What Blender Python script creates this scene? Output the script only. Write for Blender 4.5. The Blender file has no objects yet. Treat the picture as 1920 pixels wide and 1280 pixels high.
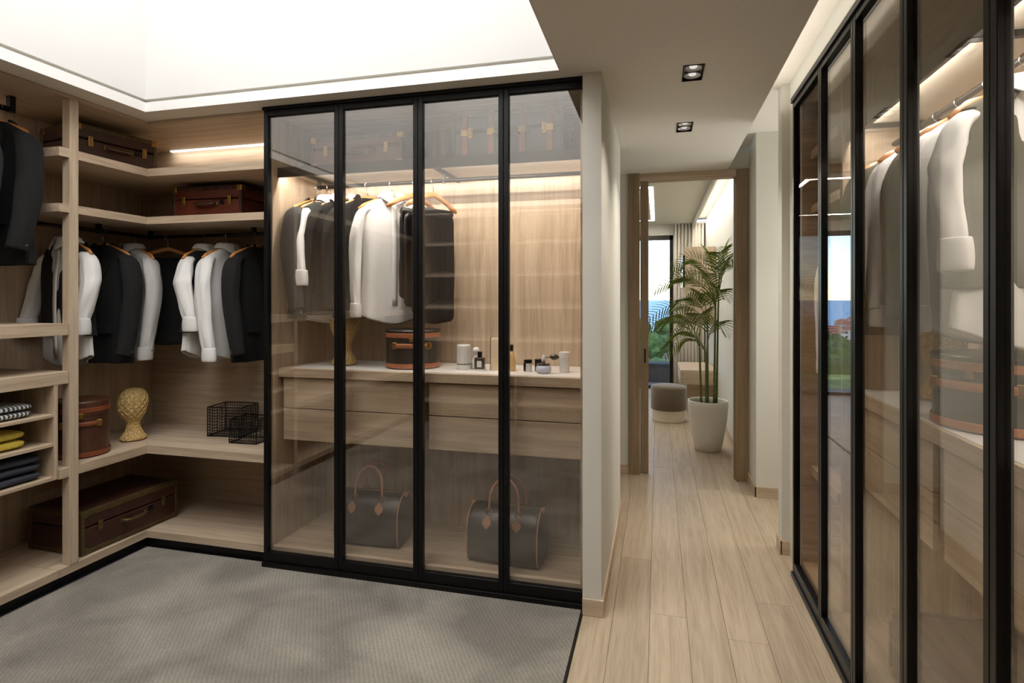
import bpy, math, random
from mathutils import Vector, Matrix, noise
random.seed(7)
C = bpy.context.scene
COL = C.collection
PI = math.pi

# ------------------------------------------------------------------ camera
cam = bpy.data.objects.new('camera', bpy.data.cameras.new('camera'))
COL.objects.link(cam)
cam.location = (0, 0, 1.6)
cam.rotation_euler = (PI/2, 0, math.radians(14.389))
cam.data.sensor_width = 36
cam.data.lens = 1068/1920*36
cam.data.shift_y = -78/1920
cam.data.clip_start = 0.02
cam.data.clip_end = 40000
C.camera = cam
# ------------------------------------------------------------------ view, world, lights
C.view_settings.view_transform = 'Standard'
C.view_settings.look = 'None'
C.view_settings.gamma = 1
C.view_settings.use_curve_mapping = False
C.view_settings.exposure = 0.0
C.cycles.max_bounces = 10
C.cycles.diffuse_bounces = 5
C.cycles.glossy_bounces = 5
C.cycles.transparent_max_bounces = 24
C.cycles.sample_clamp_indirect = 4
C.cycles.use_denoising = True
C.cycles.caustics_reflective = False
C.cycles.caustics_refractive = False

W = bpy.data.worlds.new('world'); C.world = W; W.use_nodes = True
nt = W.node_tree; nt.nodes.clear()
sky = nt.nodes.new('ShaderNodeTexSky'); sky.sky_type = 'NISHITA'
sky.sun_disc = False; sky.sun_elevation = math.radians(48); sky.sun_rotation = math.radians(170)
sky.air_density = 1.0; sky.dust_density = 0.1; sky.ozone_density = 2.5; sky.altitude = 30
bg = nt.nodes.new('ShaderNodeBackground'); bg.inputs[1].default_value = 0.40
wo = nt.nodes.new('ShaderNodeOutputWorld')
nt.links.new(sky.outputs[0], bg.inputs[0]); nt.links.new(bg.outputs[0], wo.inputs[0])

def area(name, loc, direction, sx, sy, power, color=(1, 1, 1), spread=180, portal=False):
    l = bpy.data.lights.new(name, 'AREA'); l.shape = 'RECTANGLE'; l.size = sx; l.size_y = sy
    l.energy = power; l.color = color; l.spread = math.radians(spread)
    if portal: l.cycles.is_portal = True
    o = bpy.data.objects.new(name, l); COL.objects.link(o); o.location = loc
    z = -Vector(direction).normalized(); x = Vector((1, 0, 0)); x = (x - z*x.dot(z)).normalized(); y = z.cross(x)
    o.rotation_euler = Matrix((x, y, z)).transposed().to_euler()
    return o
WARM = (1.0, 0.80, 0.58); SOFT = (1.0, 0.92, 0.82); LEDC = (1.0, 0.94, 0.87); DAY = (1.0, 0.985, 0.965)
sun = bpy.data.objects.new('sun', bpy.data.lights.new('sun', 'SUN')); COL.objects.link(sun)
sun.data.energy = 2.2; sun.data.angle = 0.01; sun.data.color = (1, 0.95, 0.86)
sun.rotation_euler = Vector((0.35, 0.6, -0.75)).to_track_quat('-Z', 'Y').to_euler()
area('skylight_lamp', (-1.765, 0.95, 4.65), (0, 0, -1), 2.3, 3.4, 155, DAY)
area('window_portal', (-1.05, 10.7, 1.4), (0, -1, 0), 2.7, 2.8, 1, portal=True)
# concealed strips: cove above the right wardrobe, side passage, bedroom cove and ceiling lamp
area('cove_strip', (0.655, 1.6, 2.80), (0.35, 0, 1), 0.03, 4.6, 4.2, SOFT)
area('passage_lamp', (2.1, 4.5, 1.9), (-1, 0, -0.25), 0.5, 0.8, 20, DAY)
area('bedroom_cove_strip', (0.608, 8.0, 2.93), (1, 0, -0.8), 0.03, 4.6, 26, SOFT)
area('hall_downlight_near', (0.17, 3.03, 2.74), (0, 0, -1), 0.08, 0.16, 7, SOFT, 110)
area('hall_downlight_far', (0.17, 3.98, 2.74), (0, 0, -1), 0.08, 0.16, 7, SOFT, 110)
# LED strips inside the wardrobes, plus an added fill light at the back of two
area('glass_wardrobe_strip_up', (-1.34, 3.068, 2.362), (0, 0.8, 0.5), 1.82, 0.010, 4.0, LEDC)
area('glass_wardrobe_strip_down', (-1.34, 3.072, 2.389), (0, 0.5, -1), 1.82, 0.012, 15, LEDC)
area('glass_wardrobe_fill_back', (-1.34, 3.54, 2.39), (0, -0.15, -1), 1.82, 0.02, 2.5, LEDC)  # added fill light, brightens the back wall and the counter
area('right_wardrobe_fill_back', (1.39, 1.8, 2.39), (-0.15, 0, -1), 0.02, 2.4, 18, LEDC)  # fill light added to lift the white counter
area('right_wardrobe_strip_up', (0.898, 1.8, 2.362), (0.8, 0, 0.5), 0.010, 2.4, 2.8, LEDC)
area('right_wardrobe_strip_down', (0.900, 1.8, 2.389), (0.6, 0, -1), 0.012, 2.4, 15, LEDC)
area('corner_top_strip', (-2.98, 3.52, 2.715), (0, 0.35, -1), 1.2, 0.012, 1.6, SOFT)
area('left_top_strip', (-3.74, 1.95, 2.715), (-0.35, 0, -1), 0.012, 0.95, 1.6, SOFT)

# ------------------------------------------------------------------ materials
def srgb(r, g, b):
    f = lambda c: (c/255/12.92) if c/255 <= 0.04045 else ((c/255+0.055)/1.055)**2.4
    return (f(r), f(g), f(b), 1)
def new_mat(name):
    m = bpy.data.materials.new(name); m.use_nodes = True
    n = m.node_tree; b = n.nodes['Principled BSDF']
    return m, n, b
def noise_color(n, b, c1, c2, scale, detail=4, mapping=None, coord='Object', lo=0.3, hi=0.7):
    tc = n.nodes.new('ShaderNodeTexCoord'); mp = n.nodes.new('ShaderNodeMapping')
    mp.inputs['Scale'].default_value = mapping or (1, 1, 1)
    tx = n.nodes.new('ShaderNodeTexNoise'); tx.inputs['Scale'].default_value = scale; tx.inputs['Detail'].default_value = detail
    rp = n.nodes.new('ShaderNodeValToRGB')
    rp.color_ramp.elements[0].color = c1; rp.color_ramp.elements[1].color = c2
    rp.color_ramp.elements[0].position = lo; rp.color_ramp.elements[1].position = hi
    n.links.new(tc.outputs[coord], mp.inputs[0]); n.links.new(mp.outputs[0], tx.inputs['Vector'])
    n.links.new(tx.outputs['Fac'], rp.inputs[0]); n.links.new(rp.outputs[0], b.inputs['Base Color'])
    return tc, mp, tx, rp
def bump(n, b, src, strength, dist=0.002):
    bp = n.nodes.new('ShaderNodeBump'); bp.inputs['Strength'].default_value = strength; bp.inputs['Distance'].default_value = dist
    n.links.new(src, bp.inputs['Height']); n.links.new(bp.outputs[0], b.inputs['Normal'])
def plain(name, c, rough=0.6, metal=0.0, var=0.06, scale=12, bmp=0.0, bscale=200, sheen=0.0, coat=0.0):
    m, n, b = new_mat(name)
    c2 = tuple(min(1, x*(1+var)) for x in c[:3]) + (1,); c1 = tuple(x*(1-var) for x in c[:3]) + (1,)
    tc, mp, tx, rp = noise_color(n, b, c1, c2, scale)
    b.inputs['Roughness'].default_value = rough; b.inputs['Metallic'].default_value = metal
    if coat: b.inputs['Coat Weight'].default_value = coat; b.inputs['Coat Roughness'].default_value = 0.15
    if sheen: b.inputs['Sheen Weight'].default_value = sheen
    if bmp:
        t2 = n.nodes.new('ShaderNodeTexNoise'); t2.inputs['Scale'].default_value = bscale; t2.inputs['Detail'].default_value = 2
        n.links.new(tc.outputs['Object'], t2.inputs['Vector']); bump(n, b, t2.outputs['Fac'], bmp)
    return m
def oak(name, axis, dark, light, rough=0.5, rnd=False):
    m, n, b = new_mat(name)
    sc = [26, 26, 26]; sc[axis] = 1.3
    tc, mp, tx, rp = noise_color(n, b, dark, light, 1.0, 6, tuple(sc), lo=0.28, hi=0.72)
    tx.inputs['Roughness'].default_value = 0.6
    tx.inputs['Distortion'].default_value = 0.6
    fine = n.nodes.new('ShaderNodeTexNoise'); fine.inputs['Scale'].default_value = 1; fine.inputs['Detail'].default_value = 2
    m2 = n.nodes.new('ShaderNodeMapping'); s2 = [190, 190, 190]; s2[axis] = 5; m2.inputs['Scale'].default_value = s2
    n.links.new(tc.outputs['Object'], m2.inputs[0]); n.links.new(m2.outputs[0], fine.inputs['Vector'])
    mx = n.nodes.new('ShaderNodeMix'); mx.data_type = 'RGBA'; mx.blend_type = 'MULTIPLY'
    r2 = n.nodes.new('ShaderNodeValToRGB'); r2.color_ramp.elements[0].color = (0.72, 0.68, 0.62, 1); r2.color_ramp.elements[0].position = 0.3
    r2.color_ramp.elements[1].position = 0.55
    n.links.new(fine.outputs['Fac'], r2.inputs[0])
    mx.inputs['Factor'].default_value = 0.55
    n.links.new(rp.outputs[0], mx.inputs['A']); n.links.new(r2.outputs[0], mx.inputs['B'])
    out = mx.outputs['Result']
    if rnd:
        oi = n.nodes.new('ShaderNodeObjectInfo'); hv = n.nodes.new('ShaderNodeHueSaturation')
        mr = n.nodes.new('ShaderNodeMapRange'); mr.inputs['To Min'].default_value = 0.93; mr.inputs['To Max'].default_value = 1.06
        n.links.new(oi.outputs['Random'], mr.inputs['Value']); n.links.new(mr.outputs[0], hv.inputs['Value'])
        n.links.new(out, hv.inputs['Color']); out = hv.outputs[0]
        ad = n.nodes.new('ShaderNodeVectorMath'); ad.operation = 'SCALE'
        cb = n.nodes.new('ShaderNodeCombineXYZ'); n.links.new(oi.outputs['Random'], cb.inputs[0]); n.links.new(oi.outputs['Random'], cb.inputs[1])
        ad.inputs['Scale'].default_value = 37; n.links.new(cb.outputs[0], ad.inputs[0]); n.links.new(ad.outputs[0], mp.inputs['Location'])
    n.links.new(out, b.inputs['Base Color'])
    b.inputs['Roughness'].default_value = rough
    bump(n, b, fine.outputs['Fac'], 0.12, 0.001)
    return m
OD, OL = srgb(170, 149, 126), srgb(208, 189, 165)
OAK = [oak('oak_grain_' + 'xyz'[i], i, OD, OL) for i in range(3)]
OAKX, OAKY, OAKZ = OAK
JAMB = oak('oak_jamb', 2, srgb(128, 107, 82), srgb(158, 136, 108))
FLOORM = oak('oak_floor', 1, srgb(160, 142, 119), srgb(188, 171, 147), 0.5, True)
PLASTER = plain('plaster', srgb(212, 209, 199), 0.75, var=0.015, scale=3, bmp=0.05, bscale=300)
WELL = plain('well_plaster', srgb(212, 211, 209), 0.8, var=0.01, scale=3)
CEIL = plain('ceiling_paint', srgb(232, 228, 219), 0.8, var=0.02, scale=60)
WHITE = plain('white_lacquer', srgb(228, 226, 224), 0.3, var=0.01)
BLACK = plain('black_metal', srgb(24, 24, 24), 0.35, 0.6, var=0.1)
DKMETAL = plain('dark_bronze_metal', srgb(44, 39, 34), 0.4, 0.7, var=0.1)
STEEL = plain('steel', srgb(190, 190, 188), 0.25, 1.0, var=0.02)
SILVER = plain('silver_paint', srgb(205, 203, 199), 0.4, 0.3, var=0.02)
BRASS = plain('brass', srgb(158, 126, 68), 0.35, 1.0, var=0.08)
CHARC = plain('charcoal_wool', srgb(29, 30, 31), 0.95, var=0.22, scale=180, bmp=0.4, bscale=420)
SLATE = plain('slate_wool', srgb(34, 36, 38), 0.9, var=0.2, scale=180, bmp=0.4, bscale=420)
BLKWOOL = plain('black_wool', srgb(11, 11, 12), 0.95, var=0.25, scale=150, bmp=0.4, bscale=420)
BLKSATIN = plain('black_satin', srgb(22, 21, 22), 0.35, var=0.3, scale=20)
COTTON = plain('white_cotton', srgb(222, 221, 219), 0.85, var=0.02, scale=30, bmp=0.25, bscale=260)
GREYCOT = plain('pale_grey_cotton', srgb(186, 184, 182), 0.85, var=0.03, scale=30, bmp=0.25, bscale=260)
OLIVE = plain('olive_grey_wool', srgb(80, 78, 68), 0.9, var=0.15, scale=160, bmp=0.4, bscale=420)
HANGW = plain('hanger_wood', srgb(196, 130, 66), 0.4, var=0.14, scale=40, coat=0.3)
COGNAC = plain('cognac_leather', srgb(126, 66, 36), 0.45, var=0.15, scale=30)
TAN = plain('tan_leather', srgb(158, 96, 62), 0.5, var=0.15, scale=30, bmp=0.1)
BROWNL = plain('brown_leather', srgb(76, 43, 27), 0.42, var=0.2, scale=14, bmp=0.15, bscale=150, coat=0.15)
REDL = plain('red_brown_leather', srgb(92, 40, 26), 0.4, var=0.22, scale=12, bmp=0.15, bscale=150, coat=0.15)
DKL = plain('dark_brown_leather', srgb(58, 32, 22), 0.45, var=0.25, scale=12, bmp=0.15, bscale=150)
OLVTRIM = plain('olive_trim', srgb(82, 66, 36), 0.45, 0.2, var=0.2, scale=20)
BLKL = plain('black_leather', srgb(30, 31, 31), 0.35, var=0.15, scale=20, bmp=0.1, coat=0.25)
BAGM = plain('bag_canvas', srgb(40, 31, 27), 0.42, var=0.35, scale=34, bmp=0.12, coat=0.1)
ROSE = plain('rosy_tan_leather', srgb(176, 126, 100), 0.5, var=0.1, scale=30)
SOIL = plain('soil', srgb(52, 38, 26), 0.95, var=0.4, scale=60, bmp=1.0, bscale=80)
POTM = plain('white_pot', srgb(226, 221, 211), 0.45, var=0.02)
TAUPE = plain('taupe_velvet', srgb(104, 92, 76), 0.85, var=0.06, scale=60, sheen=0.5)
CREAM = plain('cream_band', srgb(226, 216, 198), 0.5, var=0.02)
CURT = plain('curtain_voile', srgb(232, 226, 214), 0.9, var=0.02)
YELLOW = plain('yellow_knit', srgb(206, 186, 74), 0.9, var=0.1, scale=60, bmp=0.5)
NAVY = plain('navy_wool', srgb(50, 53, 64), 0.9, var=0.25, scale=90, bmp=0.5)
LEAF = plain('palm_leaf', srgb(108, 124, 40), 0.4, var=0.4, scale=9)
CANE = plain('palm_cane', srgb(96, 112, 48), 0.5, var=0.3, scale=30)
CREAMBOX = plain('cream_card', srgb(226, 206, 176), 0.5, var=0.03)
SMOKE = plain('smoke_glass', srgb(60, 54, 50), 0.12, var=0.1, coat=0.5)
PALEBLUE = plain('pale_blue_glass', srgb(196, 204, 226), 0.15, var=0.03, coat=0.5)
GOLDG = plain('amber_glass', srgb(214, 178, 120), 0.15, var=0.05, coat=0.5)
FROST = plain('frosted_glass', srgb(226, 224, 222), 0.25, var=0.02, coat=0.3)
TVM = plain('screen_black', srgb(20, 20, 22), 0.2)
TERR = plain('terrace_stone', srgb(120, 120, 122), 0.8, var=0.08)
DKPLANT = plain('dark_planter', srgb(66, 64, 66), 0.8, var=0.1)
LAWN = plain('lawn_grass', srgb(150, 166, 92), 0.95, var=0.25, scale=3)
HEDGEM = plain('hedge_leaf', srgb(70, 88, 44), 0.95, var=0.45, scale=9)
TREEM = plain('tree_leaf', srgb(74, 98, 48), 0.95, var=0.5, scale=0.7)
TRUNKM = plain('tree_bark', srgb(86, 68, 52), 0.95)
LANDM = plain('coast_land', srgb(122, 118, 84), 0.95, var=0.4, scale=0.04)
ROOFM = plain('terracotta_roof', srgb(176, 112, 88), 0.9, var=0.15, scale=0.5)
HWALL = plain('house_wall', srgb(236, 222, 208), 0.9, var=0.04, scale=0.4)
HWIN = plain('house_window', srgb(70, 76, 84), 0.2)

def emit(name, c, s):
    m = bpy.data.materials.new(name); m.use_nodes = True; n = m.node_tree; n.nodes.clear()
    e = n.nodes.new('ShaderNodeEmission'); e.inputs[0].default_value = c; e.inputs[1].default_value = s
    o = n.nodes.new('ShaderNodeOutputMaterial'); n.links.new(e.outputs[0], o.inputs[0]); return m
LED = emit('led_strip', (1, 0.93, 0.84, 1), 2.2)
LEDW = emit('led_white', (1, 0.95, 0.88, 1), 48)
LAMPG = emit('lamp_glow', (1, 0.95, 0.88, 1), 0.75)

def glass(name, tint, f0, rough=0.0, gain=1.0):
    """thin pane: tinted transmission plus a mirror reflection that grows at grazing angles (Schlick)"""
    m = bpy.data.materials.new(name); m.use_nodes = True; n = m.node_tree; n.nodes.clear()
    g = n.nodes.new('ShaderNodeNewGeometry'); d = n.nodes.new('ShaderNodeVectorMath'); d.operation = 'DOT_PRODUCT'
    n.links.new(g.outputs['Incoming'], d.inputs[0]); n.links.new(g.outputs['Normal'], d.inputs[1])
    def M(op, a, b=None):
        k = n.nodes.new('ShaderNodeMath'); k.operation = op
        for i, v in enumerate((a, b)):
            if v is None: continue
            if isinstance(v, (int, float)): k.inputs[i].default_value = v
            else: n.links.new(v, k.inputs[i])
        return k.outputs[0]
    c = M('ABSOLUTE', d.outputs['Value']); p = M('POWER', M('SUBTRACT', 1.0, c), 5.0)
    fac = M('ADD', M('MULTIPLY', p, (1-f0)*gain), f0)
    t = n.nodes.new('ShaderNodeBsdfTransparent'); t.inputs[0].default_value = tint
    gl = n.nodes.new('ShaderNodeBsdfGlossy'); gl.inputs['Roughness'].default_value = rough
    gl.inputs['Color'].default_value = (1, 0.99, 0.97, 1)
    mx = n.nodes.new('ShaderNodeMixShader'); o = n.nodes.new('ShaderNodeOutputMaterial')
    n.links.new(fac, mx.inputs[0]); n.links.new(t.outputs[0], mx.inputs[1]); n.links.new(gl.outputs[0], mx.inputs[2])
    n.links.new(mx.outputs[0], o.inputs[0]); return m
BRONZEG = glass('bronze_glass', (0.965, 0.95, 0.93, 1), 0.10)
SOFTG = glass('matte_bronze_glass', (0.86, 0.82, 0.78, 1), 0.01, 0.0, 0.05)
CLEARG = glass('clear_glass', (0.98, 0.985, 0.985, 1), 0.03)
BOTTLEG = glass('bottle_glass', (0.94, 0.93, 0.92, 1), 0.08)

def carpet_mat():
    m, n, b = new_mat('carpet_pile')
    tc, mp, tx, rp = noise_color(n, b, srgb(116, 111, 102), srgb(156, 150, 139), 2.2, 3, (1, 1, 1), lo=0.35, hi=0.65)
    tx.inputs['Distortion'].default_value = 0.5
    def wave(rot, sc):
        mm = n.nodes.new('ShaderNodeMapping'); mm.inputs['Rotation'].default_value = (0, 0, rot)
        w = n.nodes.new('ShaderNodeTexWave'); w.inputs['Scale'].default_value = sc; w.inputs['Distortion'].default_value = 2.6
        w.inputs['Detail'].default_value = 3; w.inputs['Detail Scale'].default_value = 2.2
        n.links.new(tc.outputs['Object'], mm.inputs[0]); n.links.new(mm.outputs[0], w.inputs['Vector']); return w.outputs['Fac']
    w1 = wave(-0.576, 16.5); w2 = wave(-0.576 + PI/2, 22)
    mu = n.nodes.new('ShaderNodeMath'); mu.operation = 'MULTIPLY_ADD'; n.links.new(w2, mu.inputs[0]); mu.inputs[1].default_value = 0.55; n.links.new(w1, mu.inputs[2])
    fz = n.nodes.new('ShaderNodeTexNoise'); fz.inputs['Scale'].default_value = 130; fz.inputs['Detail'].default_value = 3
    n.links.new(tc.outputs['Object'], fz.inputs['Vector'])
    ad = n.nodes.new('ShaderNodeMath'); ad.operation = 'MULTIPLY_ADD'; n.links.new(fz.outputs['Fac'], ad.inputs[0]); ad.inputs[1].default_value = 0.9
    sc_ = n.nodes.new('ShaderNodeMath'); sc_.operation = 'MULTIPLY'; sc_.inputs[1].default_value = 0.36; n.links.new(mu.outputs[0], sc_.inputs[0]); n.links.new(sc_.outputs[0], ad.inputs[2])
    r2 = n.nodes.new('ShaderNodeValToRGB'); r2.color_ramp.elements[0].color = (0.60, 0.60, 0.59, 1); r2.color_ramp.elements[1].color = (1.12, 1.12, 1.12, 1)
    r2.color_ramp.elements[0].position = 0.15; r2.color_ramp.elements[1].position = 1.0
    n.links.new(ad.outputs[0], r2.inputs[0])
    mx = n.nodes.new('ShaderNodeMix'); mx.data_type = 'RGBA'; mx.blend_type = 'MULTIPLY'; mx.inputs['Factor'].default_value = 1
    n.links.new(rp.outputs[0], mx.inputs['A']); n.links.new(r2.outputs[0], mx.inputs['B']); n.links.new(mx.outputs['Result'], b.inputs['Base Color'])
    b.inputs['Roughness'].default_value = 1; b.inputs['Sheen Weight'].default_value = 0.2
    bump(n, b, ad.outputs[0], 0.8, 0.006)
    return m
CARPET = carpet_mat()
def wicker_mat():
    m, n, b = new_mat('woven_straw')
    tc = n.nodes.new('ShaderNodeTexCoord'); mp = n.nodes.new('ShaderNodeMapping'); mp.inputs['Scale'].default_value = (1, 1, 1.0)
    v = n.nodes.new('ShaderNodeTexVoronoi'); v.inputs['Scale'].default_value = 75
    n.links.new(tc.outputs['Object'], mp.inputs[0]); n.links.new(mp.outputs[0], v.inputs['Vector'])
    rp = n.nodes.new('ShaderNodeValToRGB'); rp.color_ramp.elements[0].color = srgb(226, 200, 140); rp.color_ramp.elements[1].color = srgb(192, 158, 98)
    rp.color_ramp.elements[1].position = 0.75
    n.links.new(v.outputs['Distance'], rp.inputs[0]); n.links.new(rp.outputs[0], b.inputs['Base Color'])
    iv = n.nodes.new('ShaderNodeMath'); iv.operation = 'SUBTRACT'; iv.inputs[0].default_value = 1; n.links.new(v.outputs['Distance'], iv.inputs[1])
    bump(n, b, iv.outputs[0], 0.9, 0.006); b.inputs['Roughness'].default_value = 0.6
    return m
WICKER = wicker_mat()
def stripe_mat():
    m, n, b = new_mat('striped_cotton')
    tc = n.nodes.new('ShaderNodeTexCoord'); w = n.nodes.new('ShaderNodeTexWave'); w.bands_direction = 'Y'; w.inputs['Scale'].default_value = 15
    w.inputs['Distortion'].default_value = 2.5
    rp = n.nodes.new('ShaderNodeValToRGB'); rp.color_ramp.elements[0].color = srgb(58, 62, 66); rp.color_ramp.elements[1].color = srgb(196, 200, 200)
    rp.color_ramp.elements[0].position = 0.4; rp.color_ramp.elements[1].position = 0.55
    n.links.new(tc.outputs['Object'], w.inputs['Vector']); n.links.new(w.outputs['Fac'], rp.inputs[0]); n.links.new(rp.outputs[0], b.inputs['Base Color'])
    b.inputs['Roughness'].default_value = 0.9; return m
STRIPE = stripe_mat()
def sea_mat():
    m, n, b = new_mat('sea_water'); b.inputs['Base Color'].default_value = srgb(84, 150, 200); b.inputs['Roughness'].default_value = 0.35
    tc = n.nodes.new('ShaderNodeTexCoord'); t = n.nodes.new('ShaderNodeTexNoise'); t.inputs['Scale'].default_value = 0.05
    n.links.new(tc.outputs['Object'], t.inputs['Vector']); bump(n, b, t.outputs['Fac'], 0.3, 2.0); return m
SEA = sea_mat()

# ------------------------------------------------------------------ mesh helpers
class MB:
    def __init__(s): s.v = []; s.f = []
    def add(s, vs, fs):
        o = len(s.v); s.v += [tuple(v) for v in vs]; s.f += [tuple(i+o for i in f) for f in fs]; return s
    def box(s, x0, x1, y0, y1, z0, z1):
        return s.add([(x0,y0,z0),(x1,y0,z0),(x1,y1,z0),(x0,y1,z0),(x0,y0,z1),(x1,y0,z1),(x1,y1,z1),(x0,y1,z1)],
                     [(0,3,2,1),(4,5,6,7),(0,1,5,4),(1,2,6,5),(2,3,7,6),(3,0,4,7)])
    def rings(s, rings, closed=True, cap0=False, cap1=False, skip=None):
        n = len(rings[0]); vs = [p for r in rings for p in r]; fs = []
        for i in range(len(rings)-1):
            for j in range(n if closed else n-1):
                if skip and skip(i, j): continue
                k = (j+1) % n
                fs.append((i*n+j, i*n+k, (i+1)*n+k, (i+1)*n+j))
        if cap0: fs.append(tuple(range(n-1, -1, -1)))
        if cap1: fs.append(tuple((len(rings)-1)*n+j for j in range(n)))
        return s.add(vs, fs)
    def lathe(s, prof, n=24, cx=0, cy=0, sx=1, sy=1, cap0=True, cap1=True):
        return s.rings([[(cx+r*sx*math.cos(2*PI*j/n), cy+r*sy*math.sin(2*PI*j/n), z) for j in range(n)] for r, z in prof], True, cap0, cap1)
    def tube(s, path, r, n=8, flat=1.0, cap=True, up=None):
        path = [Vector(p) for p in path]; rs = r if isinstance(r, (list, tuple)) else [r]*len(path)
        rings = []; ref = Vector(up) if up else None
        for i, p in enumerate(path):
            t = (path[min(i+1, len(path)-1)] - path[max(i-1, 0)]).normalized()
            if ref is None: ref = Vector((0,0,1)) if abs(t.z) < 0.9 else Vector((0,1,0))
            a = (ref - t*ref.dot(t)).normalized(); b = t.cross(a)
            if not up: ref = a
            rings.append([p + a*(rs[i]*math.cos(2*PI*j/n)) + b*(rs[i]*flat*math.sin(2*PI*j/n)) for j in range(n)])
        return s.rings(rings, True, cap, cap)
    def build(s, name, mat, parent=None, smooth=False, bevel=0, sub=0, solid=0, world=False, segs=2):
        me = bpy.data.meshes.new(name); vs = s.v
        if world and parent is not None:
            l = parent.location; q = parent
            while q.parent is not None: q = q.parent; l = l + q.location
            vs = [(x-l.x, y-l.y, z-l.z) for x, y, z in vs]
        me.from_pydata(vs, [], s.f); me.update()
        if mat: me.materials.append(mat)
        if smooth: me.polygons.foreach_set('use_smooth', [True]*len(me.polygons))
        o = bpy.data.objects.new(name, me); COL.objects.link(o)
        if parent is not None: o.parent = parent
        if solid:
            m = o.modifiers.new('solid', 'SOLIDIFY'); m.thickness = solid; m.offset = 0
        if bevel:
            m = o.modifiers.new('bevel', 'BEVEL'); m.width = bevel; m.segments = segs; m.limit_method = 'ANGLE'
        if sub:
            m = o.modifiers.new('sub', 'SUBSURF'); m.levels = sub; m.render_levels = sub
        return o
def bx(*a): return MB().box(*a)
def cyl(r, z0, z1, n=24, cx=0, cy=0): return MB().lathe([(r, z0), (r, z1)], n, cx, cy)
def thing(name, label, cat, loc=(0,0,0), rz=0, group=None):
    o = bpy.data.objects.new(name, None); COL.objects.link(o); o.empty_display_size = 0.05
    o.location = loc; o.rotation_euler = (0, 0, rz); o['label'] = label; o['category'] = cat
    if group: o['group'] = group
    return o
def tag(o, label, cat, group=None):
    o['label'] = label; o['category'] = cat
    if group: o['group'] = group
    return o
def struct(name, mb, mat, **k):
    o = mb.build(name, mat, **k)
    o['kind'] = 'structure'; return o
def dup(root, loc, rz, label, name=None):
    r = root.copy(); COL.objects.link(r); r.location = loc; r.rotation_euler = (0, 0, rz); r['label'] = label
    for ch in list(root.children):
        c = ch.copy(); COL.objects.link(c); c.parent = r
        for g in list(ch.children):
            d = g.copy(); COL.objects.link(d); d.parent = c
    return r
def part(name, mb, mat, root, **k): return mb.build(name, mat, root, world=True, **k)

# ------------------------------------------------------------------ setting
CZ = 2.755          # ceiling height
fl = struct('floor', bx(-4.0, 2.6, -1.6, 10.62, -0.25, -0.012), TERR)
# planks: joint lines at X = -0.223 + 0.18 k, running along Y
def plank(x0, x1, y0, y1):
    g = 0.0007
    o = bx(x0+g, x1-g, y0+g, y1-g, -0.012, 0.0).build('plank', FLOORM, fl, bevel=0.0008, segs=1)
rp_ = random.Random(3)
for k in range(-12, 10):
    x0 = -0.2215 + 0.1805*k; x1 = x0 + 0.1805
    y = -1.6 - rp_.random()*1.6
    lo = -1.6
    if x1 < -0.40: lo = 2.95
    if x1 < -0.40: y = lo + 1.4 - rp_.random()*1.5
    if x1 < -0.60: lo = 5.45
    if x0 > 0.9: lo = 3.95
    while y < 10.6:
        y2 = y + 2.1 + rp_.random()*0.6
        if y2 > lo: plank(max(x0, -0.372 if lo < 2.0 and k == -1 else x0), x1, max(y, lo), min(y2, 10.6))
        y = y2
cp = thing('carpet', 'grey loop pile carpet covering the dressing room floor', 'carpet', (-1.8, 1.0, 0))
part('pile', bx(-3.2, -0.385, -1.6, 2.985, -0.012, 0.004), CARPET, cp)
part('edge_strip', bx(-0.385, -0.371, -1.6, 2.895, -0.012, 0.005), DKMETAL, cp)

# walls
struct('wall_hall_left', MB().box(-0.373, -0.278, 2.9, 2.94, 0, CZ).box(-0.373, -0.278, 2.995, 4.38, 0, CZ).box(-0.325, -0.278, 2.94, 2.995, 0, CZ), PLASTER)
struct('wall_recess_left', bx(-1.6, -0.373, 3.62, 3.70, 0, CZ), PLASTER)
struct('wall_recess_end', bx(-1.6, -0.262, 5.34, 5.44, 0, 2.95), PLASTER)
struct('wall_recess_side', bx(-1.62, -1.5, 3.70, 5.34, 0, CZ), PLASTER)
struct('wall_pier_near', bx(0.755, 2.3, 3.90, 4.01, 0, 2.98), PLASTER)   # seen from the front beside the wardrobe
struct('wall_pier_side', bx(0.80, 1.46, 3.606, 3.899, 0, 2.96), PLASTER)
struct('wall_pier_far', bx(0.772, 2.3, 4.98, 5.44, 0, 2.98), PLASTER)
struct('wall_passage_end', bx(2.2, 2.3, 3.6, 5.44, 0, 2.98), PLASTER)
struct('wall_bedroom_right', bx(0.80, 0.92, 5.44, 10.6, 0, 2.98), PLASTER)
struct('wall_bedroom_left', bx(-4.0, -3.9, 5.44, 10.6, 0, 2.98), PLASTER)
struct('wall_bedroom_near', bx(-4.0, -1.6, 5.34, 5.44, 0, 2.98), PLASTER)
wf = MB(); wf.box(0.27, 0.92, 10.6, 10.72, 0, 2.98); wf.box(-4.0, -2.45, 10.6, 10.72, 0, 2.98); wf.box(-2.45, 0.27, 10.6, 10.72, 2.76, 2.98)
struct('wall_bedroom_window', wf, PLASTER)
struct('wall_left', bx(-3.95, -3.84, -1.6, 3.75, 0, CZ), PLASTER)
struct('wall_back', bx(-3.95, -0.373, 3.63, 3.75, 0, CZ), PLASTER)
struct('wall_right', bx(1.46, 1.56, -1.6, 3.89, 0, 2.98), PLASTER)
struct('wall_behind', bx(-3.95, 1.56, -1.72, -1.6, 0, 2.98), PLASTER)
struct('wall_above_wardrobe', bx(0.80, 1.46, -1.6, 3.605, 2.79, 2.96), PLASTER)
struct('wall_above_doorway', bx(-0.262, 0.80, 5.38, 5.44, 2.755, 2.98), PLASTER)
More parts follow.
